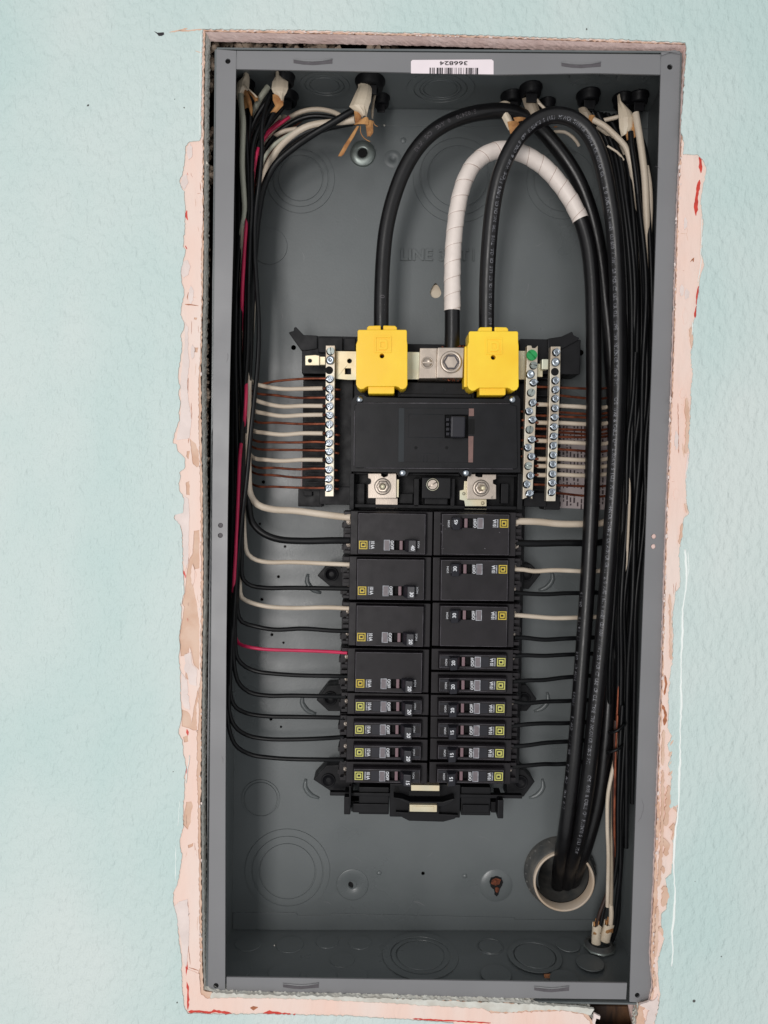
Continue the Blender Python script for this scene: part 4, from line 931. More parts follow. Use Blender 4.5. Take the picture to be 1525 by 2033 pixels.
# white tape, wound in a helix with a step at every turn
def tape(pts, r, i0, i1, parent, pitch=13.5):
    q = spline(pts[i0:i1], .9); fr = frames(q); n = 44; vs = []; s = 0
    for i, (p, F, Sd) in enumerate(fr):
        if i: s += (q[i]-q[i-1]).length
        for k in range(n):
            a = 2*PI*k/n; ph = (s/pitch-k/n) % 1.0
            wob = .07*math.sin(s*.9+3*a)+.05*math.sin(s*.37+a)
            rr_ = r+.22+.42*(1-ph)**.8*(1 if ph > .05 else ph/.05)+wob*.5
            vs.append(p+(F*math.cos(a)+Sd*math.sin(a))*rr_)
    L_ = len(q); fs = [(i*n+k, i*n+(k+1) % n, (i+1)*n+(k+1) % n, (i+1)*n+k) for i in range(L_-1) for k in range(n)]
    return obj('white_tape', MB().add(vs, fs, True), 'tape', parent, fix=False)
def arclen(q):
    d = [0]
    for a, b in zip(q, q[1:]): d.append(d[-1]+(b-a).length)
    return d
def idx_near(q, u, v, y, lo=0):
    t = P(u, v, y); return min(range(lo, len(q)), key=lambda i: (q[i]-t).length)
def tape_seam(pts, r, i0, i1, parent, pitch=13.5):
    q = spline(pts[i0:i1], .9); fr = frames(q); s = 0; run = []; k = 0
    for i, (p, F, Sd) in enumerate(fr):
        if i: s += (q[i]-q[i-1]).length
        a = 2*PI*(s/pitch)
        run.append(p+(F*math.cos(a)+Sd*math.sin(a))*(r+.42+.05*math.sin(i*.7)))
    obj('tape_edge', MB().tube(run, lambda t: .17+.1*math.sin(t*60)**2, 6), 'tape_edge', parent, fix=False)
i0 = idx_near(q2, 898, 615, 46); i1 = idx_near(q2, 1152, 433, 54)
tape(q2, 6.5, i0, i1+1, c2); tape_seam(q2, 6.5, i0, i1+1, c2)
# printing on the cables
TXT = 'CME WIRE & CABLE OF* E102470 S (UL) MTW OR THHN OR THWN-2 OR AWM OR GR II 2/0 AWG (67.4 mm2) CU 600 V VW-1 SR FOR CT USE OR CUL TYPE T90 NYLON OR TWN75 FT1'
d3 = arclen(q3); adv = 2.02
sA = d3[idx_near(q3, 985, 352, 24)]
tx = MB(); cable_text(tx, q3, TXT, sA, 3.0, 6.5, .62, adv); 
sB = sA+len(TXT)*adv+9
cable_text(tx, q3, TXT, sB, 3.0, 6.5, .5, adv); cable_text(tx, q3, TXT[:40], sB+len(TXT)*adv+9, 3.0, 6.5, .15, adv)
part3 = 'CU 600 V VW-1 SR FOR CT USE OR CUL TYPE T90 NYLON OR TWN75 FT1'
cable_text(tx, q3, part3, max(1, sA-6-len(part3)*adv), 2.8, 6.5, .35, adv)
obj('cable_print', tx, 'cable_ink', c3, fix=False)
tx = MB(); cable_text(tx, q1, '1/0', d3[0]+17, 4.4, 6.35, .1, 5.5)
d1 = arclen(q1); cable_text(tx, q1[::-1], 'E102470  0 AWG  CME WIRE', d1[-1]-215, 3.2, 6.35, -.2, 2.6)
obj('cable_print', tx, 'steel_dark', c1, fix=False)
tx = MB(); cable_text(tx, q2[::-1], '2/0 AWG  CWF 2/0   DR-11 / CWF-2   3MR25   THW CT USE   11/06/15   DR-15', 118, 2.5, 6.5, -1.05, 2.7)
obj('cable_print', tx, 'cable_ink', c2, fix=False)
# conduit
cc = P(1120, 1750, 76); ax = Vector((0,-1,0))
cond = thing('conduit', P(1120, 1810, 95), 'round cream-rimmed conduit end in the bottom right where the heavy cables leave', 'conduit')
obj('conduit_rim', MB().lathe(cc, ax, [(28.0, -6), (28.0, .4), (27.5, 1.0), (26.4, 1.0), (26.0, .6), (25.6, -10)], 56), 'pvc', cond, fix=False)
obj('conduit_pipe', MB().lathe(cc, ax, [(25.1, -10.2), (25.0, -70), (.01, -72)], 48), 'hub', cond, fix=False)
obj('conduit_hub', MB().lathe(cc+Vector((0,0,0)), ax, [(33.5, -20), (33.0, -14), (30.6, -11), (29.8, -3), (28.3, -2)], 52), 'hub', cond, fix=False)
hbm = MB()
for k in range(26):
    a = 2*PI*k/26; hbm.lump(cc+Vector((32*math.cos(a), 14, 32*math.sin(a))), 1.6, k, (1, 1, 1), .3)
obj('hub_edge', hbm, 'hub', cond, fix=False)

# =================================================================== CONNECTORS AND TORN JACKETS AT THE TOP
def connector(u, v, y, w_, label, dark='black'):
    t = thing('cable_connector', P(u, v+14, y), label, 'cable connector', 'black push-in connectors in the top of the box')
    c = P(u, v, y); top = zt+.5
    obj('collar', MB().lathe(Vector((c.x, c.y, top)), (0,0,-1), [(w_*1.08, 0), (w_*1.1, 1.6), (w_*.98, 2.4), (w_*.95, 7), (w_*.8, 8.5), (w_*.6, 8.5), (w_*.55, 2), (.01, 2)], 28, sq=(1, .78)), dark, t, fix=False)
    tn = MB().add([(c.x-w_*.45, c.y-w_*.62, top-3), (c.x+w_*.45, c.y-w_*.62, top-3), (c.x+w_*.38, c.y-w_*.45, top-15), (c.x-w_*.38, c.y-w_*.45, top-15),
                   (c.x-w_*.45, c.y-w_*.42, top-3), (c.x+w_*.45, c.y-w_*.42, top-3), (c.x+w_*.38, c.y-w_*.3, top-15), (c.x-w_*.38, c.y-w_*.3, top-15)],
                  [(0,1,2,3),(7,6,5,4),(0,4,5,1),(1,5,6,2),(2,6,7,3),(3,7,4,0)])
    obj('clamp_tongue', tn, dark, t, bev=.5)
    return t
connector(487, 160, 52, 10, 'black connector in the top left corner of the box, half hidden by a torn jacket')
connector(566, 150, 40, 10, 'black connector second from the top left corner')
connector(735, 155, 46, 15, 'large black connector in the top plate left of the barcode sticker')
connector(757, 205, 74, 9, 'black connector deep behind the large connector left of the barcode')
connector(570, 190, 72, 12, 'black connector deep at the back behind the left wire bundle')
connector(1016, 196, 68, 11.5, 'black connector above the arch of the taped cable')
connector(1054, 172, 54, 11.5, 'black connector highest of the right group, above the printed cable')
connector(1086, 200, 78, 9, 'black connector deep at the back behind the printed cable arch')
connector(1168, 192, 64, 12, 'black connector with a ring mark, right of the printed cable arch')
connector(1236, 195, 68, 10, 'black connector left one of the pair nearest the top right corner')
connector(1266, 193, 66, 11, 'black connector nearest the top right corner')
def sheet(name, polys, material, label, cat='jacket', th=.5, curl=3.0, group=None, parent=None):
    """a torn piece of sheet: list of rows of (u,v,y) across, from top to bottom; curls across its width"""
    rows = polys; n = len(rows[0]); vs = []
    for r in rows:
        for i, p in enumerate(r):
            q = P(*p); t = i/(n-1)*2-1; q.y += curl*t*t; vs.append(q)
    k = len(vs); fs = []
    vs2 = vs+[v+Vector((0, th, 0)) for v in vs]
    for j in range(len(rows)-1):
        for i in range(n-1):
            a = j*n+i; fs.append((a, a+1, a+n+1, a+n)); fs.append((k+a, k+a+n, k+a+n+1, k+a+1))
    bd = [i for i in range(n)]+[j*n+n-1 for j in range(1, len(rows))]+[(len(rows)-1)*n+i for i in range(n-2, -1, -1)]+[j*n for j in range(len(rows)-2, 0, -1)]
    for i in range(len(bd)): a, b = bd[i], bd[(i+1) % len(bd)]; fs.append((a, k+a, k+b, b))
    mbx = MB().add(vs2, fs)
    for i in range(len(mbx.sm)): mbx.sm[i] = False
    return obj(name, mbx, material, parent, label=label, cat=cat if not parent else None, group=group)
def row(uL, uR, v, y, n=5, jg=0.0, seed=0):
    rr = random.Random(seed); return [(uL+(uR-uL)*i/(n-1), v+(rr.uniform(-jg, jg)), y) for i in range(n)]
J = {}
J[0] = sheet('torn_jacket', [row(483,492,138,34), row(480,494,150,34), row(469,494,160,34), row(468,493,172,33), row(468,483,184,34), row(470,482,194,35,jg=1)], 'jacket', 'off-white torn cable jacket in the top left corner of the box', group='torn cable jackets')
sheet('torn_jacket', [row(482,486,168,33), row(489,493,174,32), row(500,504,184,32), row(508,512,193,33)], 'jacket', 'narrow pale curl of jacket beside the top left corner jacket', group='torn cable jackets', curl=.5)
J[1] = sheet('torn_jacket', [row(546,554,136,30), row(546,556,148,30), row(540,571,158,29), row(538,571,172,28), row(541,568,180,28), row(551,563,188,29,jg=1), row(557,562,199,30)], 'jacket', 'white torn cable jacket hanging at the top, second from the left', group='torn cable jackets')
J[2] = sheet('torn_jacket', [row(709,716,146,36), row(710,732,158,36), row(711,738,168,35), row(705,738,180,33), row(698,736,196,31), row(693,732,207,30), row(712,729,221,31,jg=1), row(719,728,229,32)], 'jacket', 'large cream torn cable jacket hanging below the connector left of the barcode', group='torn cable jackets', curl=4)
sheet('torn_jacket', [row(742,748,184,46), row(739,744,200,46), row(736,742,220,46), row(738,741,235,46)], 'jacket_dim', 'dim narrow strip of jacket just behind the large cream jacket', group='torn cable jackets', curl=1)
J[3] = sheet('torn_jacket', [row(992,1014,200,46), row(992,1013,212,44), row(994,1014,224,43), row(1000,1018,234,43), row(1006,1024,246,44), row(1011,1026,254,45,jg=2)], 'jacket', 'cream torn cable jacket hanging just above the white-taped cable arch', group='torn cable jackets')
sheet('torn_jacket', [row(1038,1070,192,52), row(1042,1070,206,50), row(1048,1074,220,50), row(1052,1080,228,50)], 'jacket_dim', 'shaded cable jacket under the highest right connector', group='torn cable jackets', curl=3)
sheet('torn_jacket', [row(1066,1070,196,48), row(1068,1076,204,46), row(1078,1086,214,46), row(1086,1092,220,48)], 'wire_white', 'thin cream jacket sliver right above the printed cable arch', group='torn cable jackets', curl=1)
sheet('torn_jacket', [row(1150,1168,212,52), row(1154,1176,222,50), row(1160,1180,232,50), row(1168,1182,244,50,jg=2)], 'jacket_dim', 'shaded jacket behind the right shoulder of the printed cable', group='torn cable jackets')
J[4] = sheet('torn_jacket', [row(1228,1232,186,46), row(1229,1236,200,44), row(1230,1256,218,42), row(1231,1262,232,41), row(1232,1262,250,42), row(1236,1250,266,44,jg=3)], 'jacket', 'torn cable jacket hanging from the connectors nearest the top right corner', group='torn cable jackets')
def kraft(rows, label, curl=1.5): return sheet('paper_filler', rows, 'kraft', label, 'paper', group='brown paper fillers', curl=curl, th=.3)
kraft([row(482,486,172,36), row(484,494,185,34), row(489,499,200,33), row(494,501,215,33), row(498,500,229,33)], 'brown paper strip hanging from the top left corner jacket')
kraft([row(490,500,180,37), row(500,512,190,36), row(506,512,200,37,jg=2)], 'short brown paper tuft beside the top left corner jacket')
kraft([row(480,494,192,38), row(481,496,204,37), row(484,496,214,37,jg=2)], 'wide brown paper piece below the top left corner jacket')
kraft([row(541,560,186,31), row(541,562,197,30), row(546,562,207,31,jg=2), row(536,548,222,33)], 'brown paper poking out of the second jacket from the left')
kraft([row(703,718,218,34), row(704,717,232,33), row(706,716,246,33,jg=2)], 'brown paper filler inside the large cream jacket')
kraft([row(708,713,250,32), row(695,703,270,30), row(683,692,288,29), row(673,682,306,29), row(671,677,310,29)], 'long brown paper strip slanting down left of the zinc washer', .6)
kraft([row(724,740,238,34), row(727,741,252,33), row(728,741,262,32), row(729,735,270,32)], 'brown paper flap hanging right of the large cream jacket')
kraft([row(702,731,246,31), row(712,732,238,31), row(722,731,232,31)], 'pale folded paper strip under the large cream jacket')
kraft([row(1008,1030,240,42), row(1010,1034,250,41), row(1014,1030,262,42,jg=3)], 'brown paper tuft below the jacket above the taped arch')
kraft([row(1020,1044,232,43), row(1024,1046,240,42,jg=2)], 'small brown paper tuft beside the printed cable arch')
kraft([row(1170,1182,228,44), row(1170,1179,240,43), row(1173,1178,250,44,jg=1)], 'orange brown paper end right of the printed cable shoulder')
kraft([row(1234,1246,214,44), row(1238,1249,240,43), row(1244,1250,268,44), row(1246,1250,276,45,jg=2)], 'brown paper strip hanging in the top right corner jacket')
kraft([row(1254,1264,240,43), row(1256,1266,262,42), row(1258,1266,272,43,jg=2)], 'short brown paper strip right of the top right corner jacket')
kraft([row(1098,1102,252,60), row(1100,1108,250,60)], 'tiny brown paper scrap seen through the printed cable arch')
# string from the jacket
obj('thread', MB().tube(sp([(716,250,33),(716,262,32),(721,272,31),(730,279,31),(735,281,31)], 2), .35, 6), 'kraft', label='thin curled thread hanging below the large cream jacket', cat='thread')
obj('thread', MB().tube(sp([(741,240,36),(744,248,35),(750,251,35)], 2), .3, 6), 'kraft', label='short thread sticking out right of the large cream jacket', cat='thread')
for (u, v, y, r, lab) in ((763,249,93.5,.9,'white speck of plaster on the back plate beside the large jacket'),(1017,1945,60,1.1,'small white crumb on the floor of the box right of centre'),(545,1877,60,.6,'tiny white crumb on the box floor lower left')):
    obj('plaster_speck', MB().lump(P(u, v, y), r, int(u)), 'crumb', label=lab, cat='crumb')
obj('brown_chip', MB().pb(1081,1936,1096,1949,28,30,rot=.05), 'chip', label='flat orange brown chip standing behind the bottom flange', cat='chip')
obj('wire_scrap', MB().tube([P(464,1905,60), P(471,1913,57), P(479,1922,54)], 2.3, 14).cyl(P(479.3,1922.4,53.9), (P(479,1922,54)-P(464,1905,60)), 1.1, .1, 10), 'wire_white', label='short cut piece of white insulation lying at the lower left', cat='wire scrap')
# bottom right jackets
def sleeve(u, v, y, u2, v2, y2, r, label):
    t = thing('jacket_stub', P(u2, v2, y2), label, 'jacket', 'cream cable jacket stubs')
    q = spline([P(u2, v2, y2), P((u+u2)/2, (v+v2)/2, (y+y2)/2), P(u, v, y)], 2.0); fr = frames(q); n = 22; vs = []
    for i, (p, F, Sd) in enumerate(fr):
        for k in range(n):
            a = 2*PI*k/n; vs.append(p+(F*math.cos(a)*.8+Sd*math.sin(a))*(r+.25*math.sin(3*a+i*.4))+(Vector((0,0,1))*(1.6*math.sin(a*2+1)+(1.2 if math.sin(a*5) > .5 else 0)) if i == len(fr)-1 else Vector((0,0,0))))
    m_ = len(fr); fs = [(i*n+k, i*n+(k+1) % n, (i+1)*n+(k+1) % n, (i+1)*n+k) for i in range(m_-1) for k in range(n)]
    inn = [v_ for v_ in vs[-n:]]; c_ = sum(inn, Vector())/n
    mb = MB().add(vs, fs, True); e = [c_+(x-c_)*.84 for x in inn]; e2 = [x-Vector((0,0,7)) for x in e]
    mb.add(inn+e, [(k, (k+1) % n, n+(k+1) % n, n+k) for k in range(n)]); o = obj('jacket', mb, 'jacket', t, fix=False)
    obj('paper_lining', MB().add(e+e2, [(k, (k+1) % n, n+(k+1) % n, n+k) for k in range(n)]+[tuple(range(n, 2*n))], True), 'kraft', t, fix=False)
    for k in range(4):
        a = k*1.7; obj('paper_scrap', MB().tube([c_+Vector((2.2*math.cos(a), 1.5*math.sin(a), -4)), c_+Vector((2.6*math.cos(a), 1.5*math.sin(a), 3+k % 2*2))], .8, 5), 'kraft', t)
sleeve(1185, 1837, 58, 1184, 1872, 60, 4.1, 'left cream cable jacket stub standing on the bottom knockout')
sleeve(1209, 1834, 58, 1201, 1866, 62, 4.6, 'right cream cable jacket stub with a flared torn lip')
cb, nb = plane_pt(1190, 1880, FC[3], BC[3], BC[2])
cl = thing('conduit_clamp', cb, 'grey metal cable clamp with bright locknut in the bottom right of the box', 'cable clamp')
obj('clamp_ring', MB().lathe(cb, (0,0,1), [(13.5, 0), (13.2, 2.4), (11.4, 3), (11, 5), (9.6, 5.4), (9.2, 2)], 30), 'hub', cl, fix=False)
obj('locknut', MB().lathe(cb, (0,0,1), [(14.6, .2), (14.4, 1.6), (13.0, 1.9)], 8), 'zinc', cl, fix=False)

# =================================================================== WIRES
def wire(name, pts, r, material, label, cat='wire', group=None, step=5, n=9, bare=None, raw=None):
    q = raw or sp(pts, step)
    o = obj(name, MB().tube(q, r, n), material, label=label, cat=cat, group=group, fix=False)
    if bare:
        obj('bare_end', MB().tube([P(*p) for p in bare], 1.0, 8), 'copper', o, fix=False)
    return o
ordn = ['first','second','third','fourth','fifth','sixth','seventh','eighth','ninth','tenth','eleventh','twelfth','thirteenth','fourteenth','fifteenth','sixteenth']
rr = random.Random(14)
# --- left terminal bar
left_rows = [(751,'c',764),(771,'w',763),(789,'c',781),(806,'w',795),(823.5,'w',818),(841,'c',838),(860.5,'w',858),(878,'c',876),(894,'c',891),(913,'w',912),(930,'c',928),(948,'c',941),(968,'c',965)]
cw = cc_ = 0
for i, (v, t, vl) in enumerate(left_rows):
    ux = 492+rr.uniform(-8, 8); y0 = 46; yb = 66+rr.uniform(0, 16)
    if t == 'w':
        cw += 1; pts = [(641,v,y0),(600,v+rr.uniform(-.5, 1.5),50),(560,v+rr.uniform(0, 3),54),(525,(v+vl)/2,58),(505,vl-2,62),(493,vl-16,yb),(487,vl-60,yb+4),(485+rr.uniform(-6,8),560,yb+4),(492+rr.uniform(-8,8),420,yb),(510+rr.uniform(-10,14),320,yb),(540+rr.uniform(-20,30),230,72)]
        wire('white_wire', pts, 1.85, 'wire_white', f'white insulated wire, {ordn[cw-1]} white from the top on the left terminal bar', 'wire', 'white wires on the left terminal bar', bare=[(643,v,y0),(650,v,44)])
    else:
        cc_ += 1; pts = [(650,v+.5,45),(625,v+rr.uniform(-1,1),47),(590,v+rr.uniform(-1, 2),52),(545,(v+vl)/2+rr.uniform(-1,2),58),(510,vl,64),(494,vl-14,yb+4),(488,vl-60,yb+6),(486+rr.uniform(-6,8),560,yb+6),(494+rr.uniform(-8,8),420,yb+2),(520,310,yb),(560,235,76)]
        wire('copper_wire', pts, 1.05, 'copper', f'bare copper ground wire, {ordn[cc_-1]} copper from the top on the left terminal bar', 'wire', 'bare copper wires on the left terminal bar')
# --- left breaker wires
G = 'wires on the left breakers'
mid = lambda us, ys: None
L = [
 ('white_wire',[(697,1027,38),(680,1026,40),(640,1021,45),(585,1014,50),(540,1011,54),(512,1002,56),(497,982,56),(493,940,52),(492,880,48),(492,800,46),(494,720,48),(499,640,52),(503,560,56),(506,480,58),(514,400,58),(530,335,56),(562,285,52),(610,252,50),(665,243,46),(705,238,42)],3.0,'wire_white','thick white wire into the breaker marked 40, sweeping up from the left side'),
 ('black_wire',[(697,1073,38),(660,1073,44),(600,1074,50),(550,1070,54),(518,1056,56),(500,1035,56),(494,1000,56),(491,940,58),(490,860,60),(492,760,60),(496,640,60),(500,520,60),(507,420,60),(522,350,58),(556,300,55),(610,262,52),(665,250,48),(712,240,46)],3.0,'wire_black','thick black wire into the breaker marked 40, below the thick white one'),
 ('white_wire',[(697,1121,38),(650,1119,44),(580,1116,50),(530,1116,54),(505,1110,56),(491,1098,56),(486,1070,56),(484,1000,58),(482,900,62),(470,800,62),(466,720,58),(470,650,54),(478,560,52),(482,470,44),(485,420,42),(483,350,40),(481,280,38),(479,220,38),(475,186,40)],1.95,'wire_white','white wire into the left breaker marked 30, one of its two wires'),
 ('black_wire',[(697,1169,38),(650,1168,44),(580,1167,50),(525,1167,54),(495,1161,56),(482,1148,54),(480,1100,50),(482,1000,48),(483,900,46),(480,800,44),(476,700,44),(478,600,44),(486,500,42),(494,420,40),(493,340,38),(489,270,38),(486,215,40)],1.95,'wire_black','black wire into the left breaker marked 30, below its white wire'),
 ('white_wire',[(697,1208,38),(650,1206,44),(580,1207,50),(530,1204,54),(498,1196,56),(480,1186,56),(476,1150,58),(474,1060,60),(472,950,62),(468,840,60),(474,740,54),(478,660,52),(480,560,60),(478,450,64),(492,350,66),(520,290,66),(560,262,62),(590,256,60)],1.95,'wire_white','white wire into the upper two-pole breaker marked 20 in the left column'),
 ('black_wire',[(697,1253,38),(660,1252,44),(600,1248,50),(545,1250,54),(505,1243,56),(480,1234,55),(472,1215,52),(472,1150,48),(475,1050,44),(477,950,42),(480,860,40),(486,780,40),(492,700,40),(494,600,40),(495,500,40),(500,420,38),(500,330,36),(505,280,36),(525,235,38),(545,195,40)],1.95,'wire_black','black wire into the upper two-pole breaker marked 20 in the left column'),
 ('red_wire',[(690,1296,38),(640,1293,44),(580,1291,49),(525,1289,52),(492,1284,53),(474,1277,58),(467,1262,62),(462,1215,58),(465,1150,38),(470,1060,34),(473,990,32),(477,900,34),(482,860,46),(487,820,36),(489,780,36),(487,720,52),(482,650,52),(481,590,39),(485,510,38.5),(490,440,40),(500,380,54),(504,340,44),(511,300,40),(518,275,60),(556,240,66)],1.5,'wire_red','bright red wire into the lower two-pole breaker marked 20 in the left column'),
 ('black_wire',[(692,1343,38),(660,1342,44),(600,1341,50),(550,1338,54),(510,1333,56),(485,1322,56),(471,1305,54),(467,1270,50),(469,1180,44),(474,1080,40),(478,980,40),(481,880,44),(484,780,46),(487,680,46),(488,580,46),(488,480,46),(490,400,44),(498,330,42),(520,270,42),(548,215,42)],1.9,'wire_black','black wire just below the red wire on the left side'),
 ('black_wire',[(688,1383,38),(640,1382,46),(580,1381,51),(530,1381,54),(495,1374,56),(475,1357,55),(466,1328,52),(463,1270,48),(467,1180,42),(474,1090,36),(483,1010,32),(491,940,30),(497,870,29),(504,800,29),(511,730,30),(514,650,32),(510,570,36),(506,500,38),(507,430,38),(516,350,34),(520,300,32),(520,255,32),(527,215,34),(540,180,36)],1.95,'wire_black','black wire that stands clear of the left bundle and feeds the first narrow left breaker'),
 ('black_wire',[(684,1425,38),(640,1424,46),(580,1423,51),(530,1422,54),(490,1416,56),(468,1404,55),(458,1380,52),(458,1320,48),(462,1230,46),(466,1130,44),(470,1030,42),(472,930,42),(470,820,42),(468,700,42),(470,580,44),(476,470,46),(476,380,48),(478,300,48),(482,230,46)],1.9,'wire_black','black wire into the second narrow breaker of the left column'),
 ('black_wire',[(684,1463,38),(640,1466,46),(580,1468,51),(530,1467,54),(492,1460,56),(468,1444,55),(456,1415,52),(455,1350,50),(458,1250,50),(460,1130,50),(462,1000,50),(463,880,50),(464,760,50),(464,640,52),(466,520,54),(467,400,54),(468,300,54),(474,220,52)],1.9,'wire_black','black wire into the third narrow breaker of the left column'),
 ('black_wire',[(684,1509,38),(640,1508,46),(580,1507,51),(535,1504,54),(498,1498,56),(470,1482,55),(457,1455,53),(451,1410,52),(453,1330,54),(456,1230,56),(458,1100,56),(459,960,56),(460,820,56),(461,700,58),(464,560,60),(472,440,60),(484,340,58),(505,270,56),(540,230,56)],1.9,'wire_black','lowest black wire, into the bottom breaker of the left column'),
]
for (nm, pts, r, m_, lab) in L: wire(nm, pts, r, m_, lab, 'wire', G, step=5, n=12)
# extra wires of the left bundle and the sweep at the top
X2 = [
 ([(712,214,38),(690,226,38),(655,247,40),(618,269,42),(580,296,44),(548,325,48),(526,365,50),(514,420,50),(506,500,48),(500,600,46),(496,700,48),(489,800,52),(482,900,54),(478,1000,54)],2.9,'wire_black','thick black wire crossing in front of the others below the large cream jacket'),
 ([(706,240,50),(660,252,52),(615,268,54),(575,292,56),(545,325,58),(522,375,60),(512,440,60),(505,540,58),(500,640,60),(494,760,64),(488,900,66)],2.3,'wire_black','lower black wire of the sweep from the large cream jacket'),
 ([(690,238,56),(660,222,60),(625,217,62),(590,225,64),(560,245,66),(530,275,68),(506,320,70),(495,400,70),(486,520,72)],2.0,'wire_white','upper pale wire of the sweep at the top left'),
 ([(700,246,54),(650,232,58),(610,232,60),(570,250,62),(540,276,64),(520,310,64),(508,370,66),(500,470,68)],2.2,'wire_black','black wire between the two pale wires of the top left sweep'),
 ([(640,246,50),(600,256,50),(570,270,50),(540,292,50),(520,325,52),(512,370,56)],1.6,'wire_grey','thin greyish wire along the inside of the top left sweep'),
 ([(545,186,40),(528,205,40),(510,232,42),(497,262,44),(490,300,46),(488,360,50),(480,460,54),(470,560,58),(466,700,60),(464,850,60)],2.3,'wire_black','black wire curving down to the left from the second jacket'),
 ([(533,172,44),(520,190,44),(508,212,46),(497,236,48),(490,262,50),(486,320,54),(482,400,58)],2.5,'wire_grey','dull grey wire slanting down behind the second jacket'),
 ([(496,212,40),(497,240,42),(494,280,44),(491,340,46),(487,430,46),(490,520,48),(494,600,50),(492,700,54),(488,800,56)],2.3,'wire_black','black wire dropping below the brown paper in the top left corner'),
 ([(478,188,36),(480,215,34),(483,240,33),(482,280,34),(481,330,36),(484,380,38),(486,420,40),(481,455,44),(477,500,52),(470,600,60)],2.3,'wire_grey','pale greenish white wire standing straight in the upper left corner'),
 ([(470,200,56),(468,260,56),(467,340,56),(464,440,58),(461,560,60),(458,700,62),(456,850,62),(454,1000,62),(452,1150,62),(450,1300,60)],2.0,'wire_black','black wire hugging the left side of the box behind the flange'),
 ([(560,215,60),(540,240,60),(520,262,60),(505,290,58),(496,330,56),(484,400,56),(474,500,56),(466,620,56),(460,760,56),(457,900,58),(455,1050,58)],2.0,'wire_black','deep black wire of the left bundle coming from behind the second jacket'),
 ([(505,285,44),(502,330,44),(500,380,42),(498,440,40),(496,500,38),(495,560,40),(497,640,44),(498,700,46),(493,780,46),(486,860,44)],1.9,'wire_black','black wire lying just right of the red wire in the upper left bundle'),
 ([(575,232,58),(556,246,58),(536,262,58),(520,285,58),(514,310,58)],1.4,'wire_red','dark red wire showing between blacks in the top left sweep'),
 ([(600,238,70),(570,262,68),(545,290,66),(520,330,64),(500,400,62),(480,520,60),(472,640,62)],1.2,'copper','bare copper wire deep in the top left sweep'),
 ([(478,560,66),(476,660,66),(472,760,66),(466,860,66),(462,960,66)],2.0,'wire_grey','greyish white wire showing between blacks at the left edge'),
]
for (pts, r, m_, lab) in X2: wire({'wire_black':'black_wire','wire_white':'white_wire','wire_grey':'grey_wire','wire_red':'red_wire','copper':'copper_wire'}[m_], pts, r, m_, lab, 'wire', 'wires of the left bundle', n=12)
# --- right terminal bars
def rpath(u0, v0, y0, v1, lane, yb, mid=None):
    p = [(u0, v0, y0)]
    if mid: p += mid
    p += [(1150,(v0+v1)/2+1,62),(1190,v1,68),(1215,v1-6,74),(1236,v1-34,yb),(1246+lane,v1-110,yb),(1258+lane,540,yb),(1262+lane,400,yb),(1252+lane,300,yb)]
    return p
rw = [(768,'c',772),(785,'c',792),(803,'w',810),(818,'c',822),(825,'c',830),(839,'w',842),(851,'c',854),(858,'c',862),(866,'c',868),(875,'w',882),(890,'c',897),(911,'w',913),(925,'w',927),(943,'w',943),(962,'c',966),(979,'c',986)]
kw = kc = 0
for i, (v, t, vl) in enumerate(rw):
    outer = i % 2 == 1 and t == 'c'; u0 = 1104 if outer else 1060; yb = 78+rr.uniform(-3, 8)
    if t == 'w':
        kw += 1
        wire('white_wire', rpath(1068 if not outer else 1112, v, 46, vl, rr.uniform(-4, 6), yb, [(1085,v+.5,50),(1110,(v+vl)/2-1,56)]), 1.9, 'wire_white', f'white insulated wire, {ordn[kw-1]} white from the top between and beyond the right terminal bars', 'wire', 'white wires on the right terminal bars', bare=[(1069,v,46),(1062,v,45)])
    else:
        kc += 1
        wire('copper_wire', rpath(u0, v, 46, vl, rr.uniform(-4, 6), yb, [(1085 if not outer else 1114,v+.5,51)]), 1.05, 'copper', f'bare copper ground wire, {ordn[kc-1]} copper from the top on the right terminal bars', 'wire', 'bare copper wires on the right terminal bars')
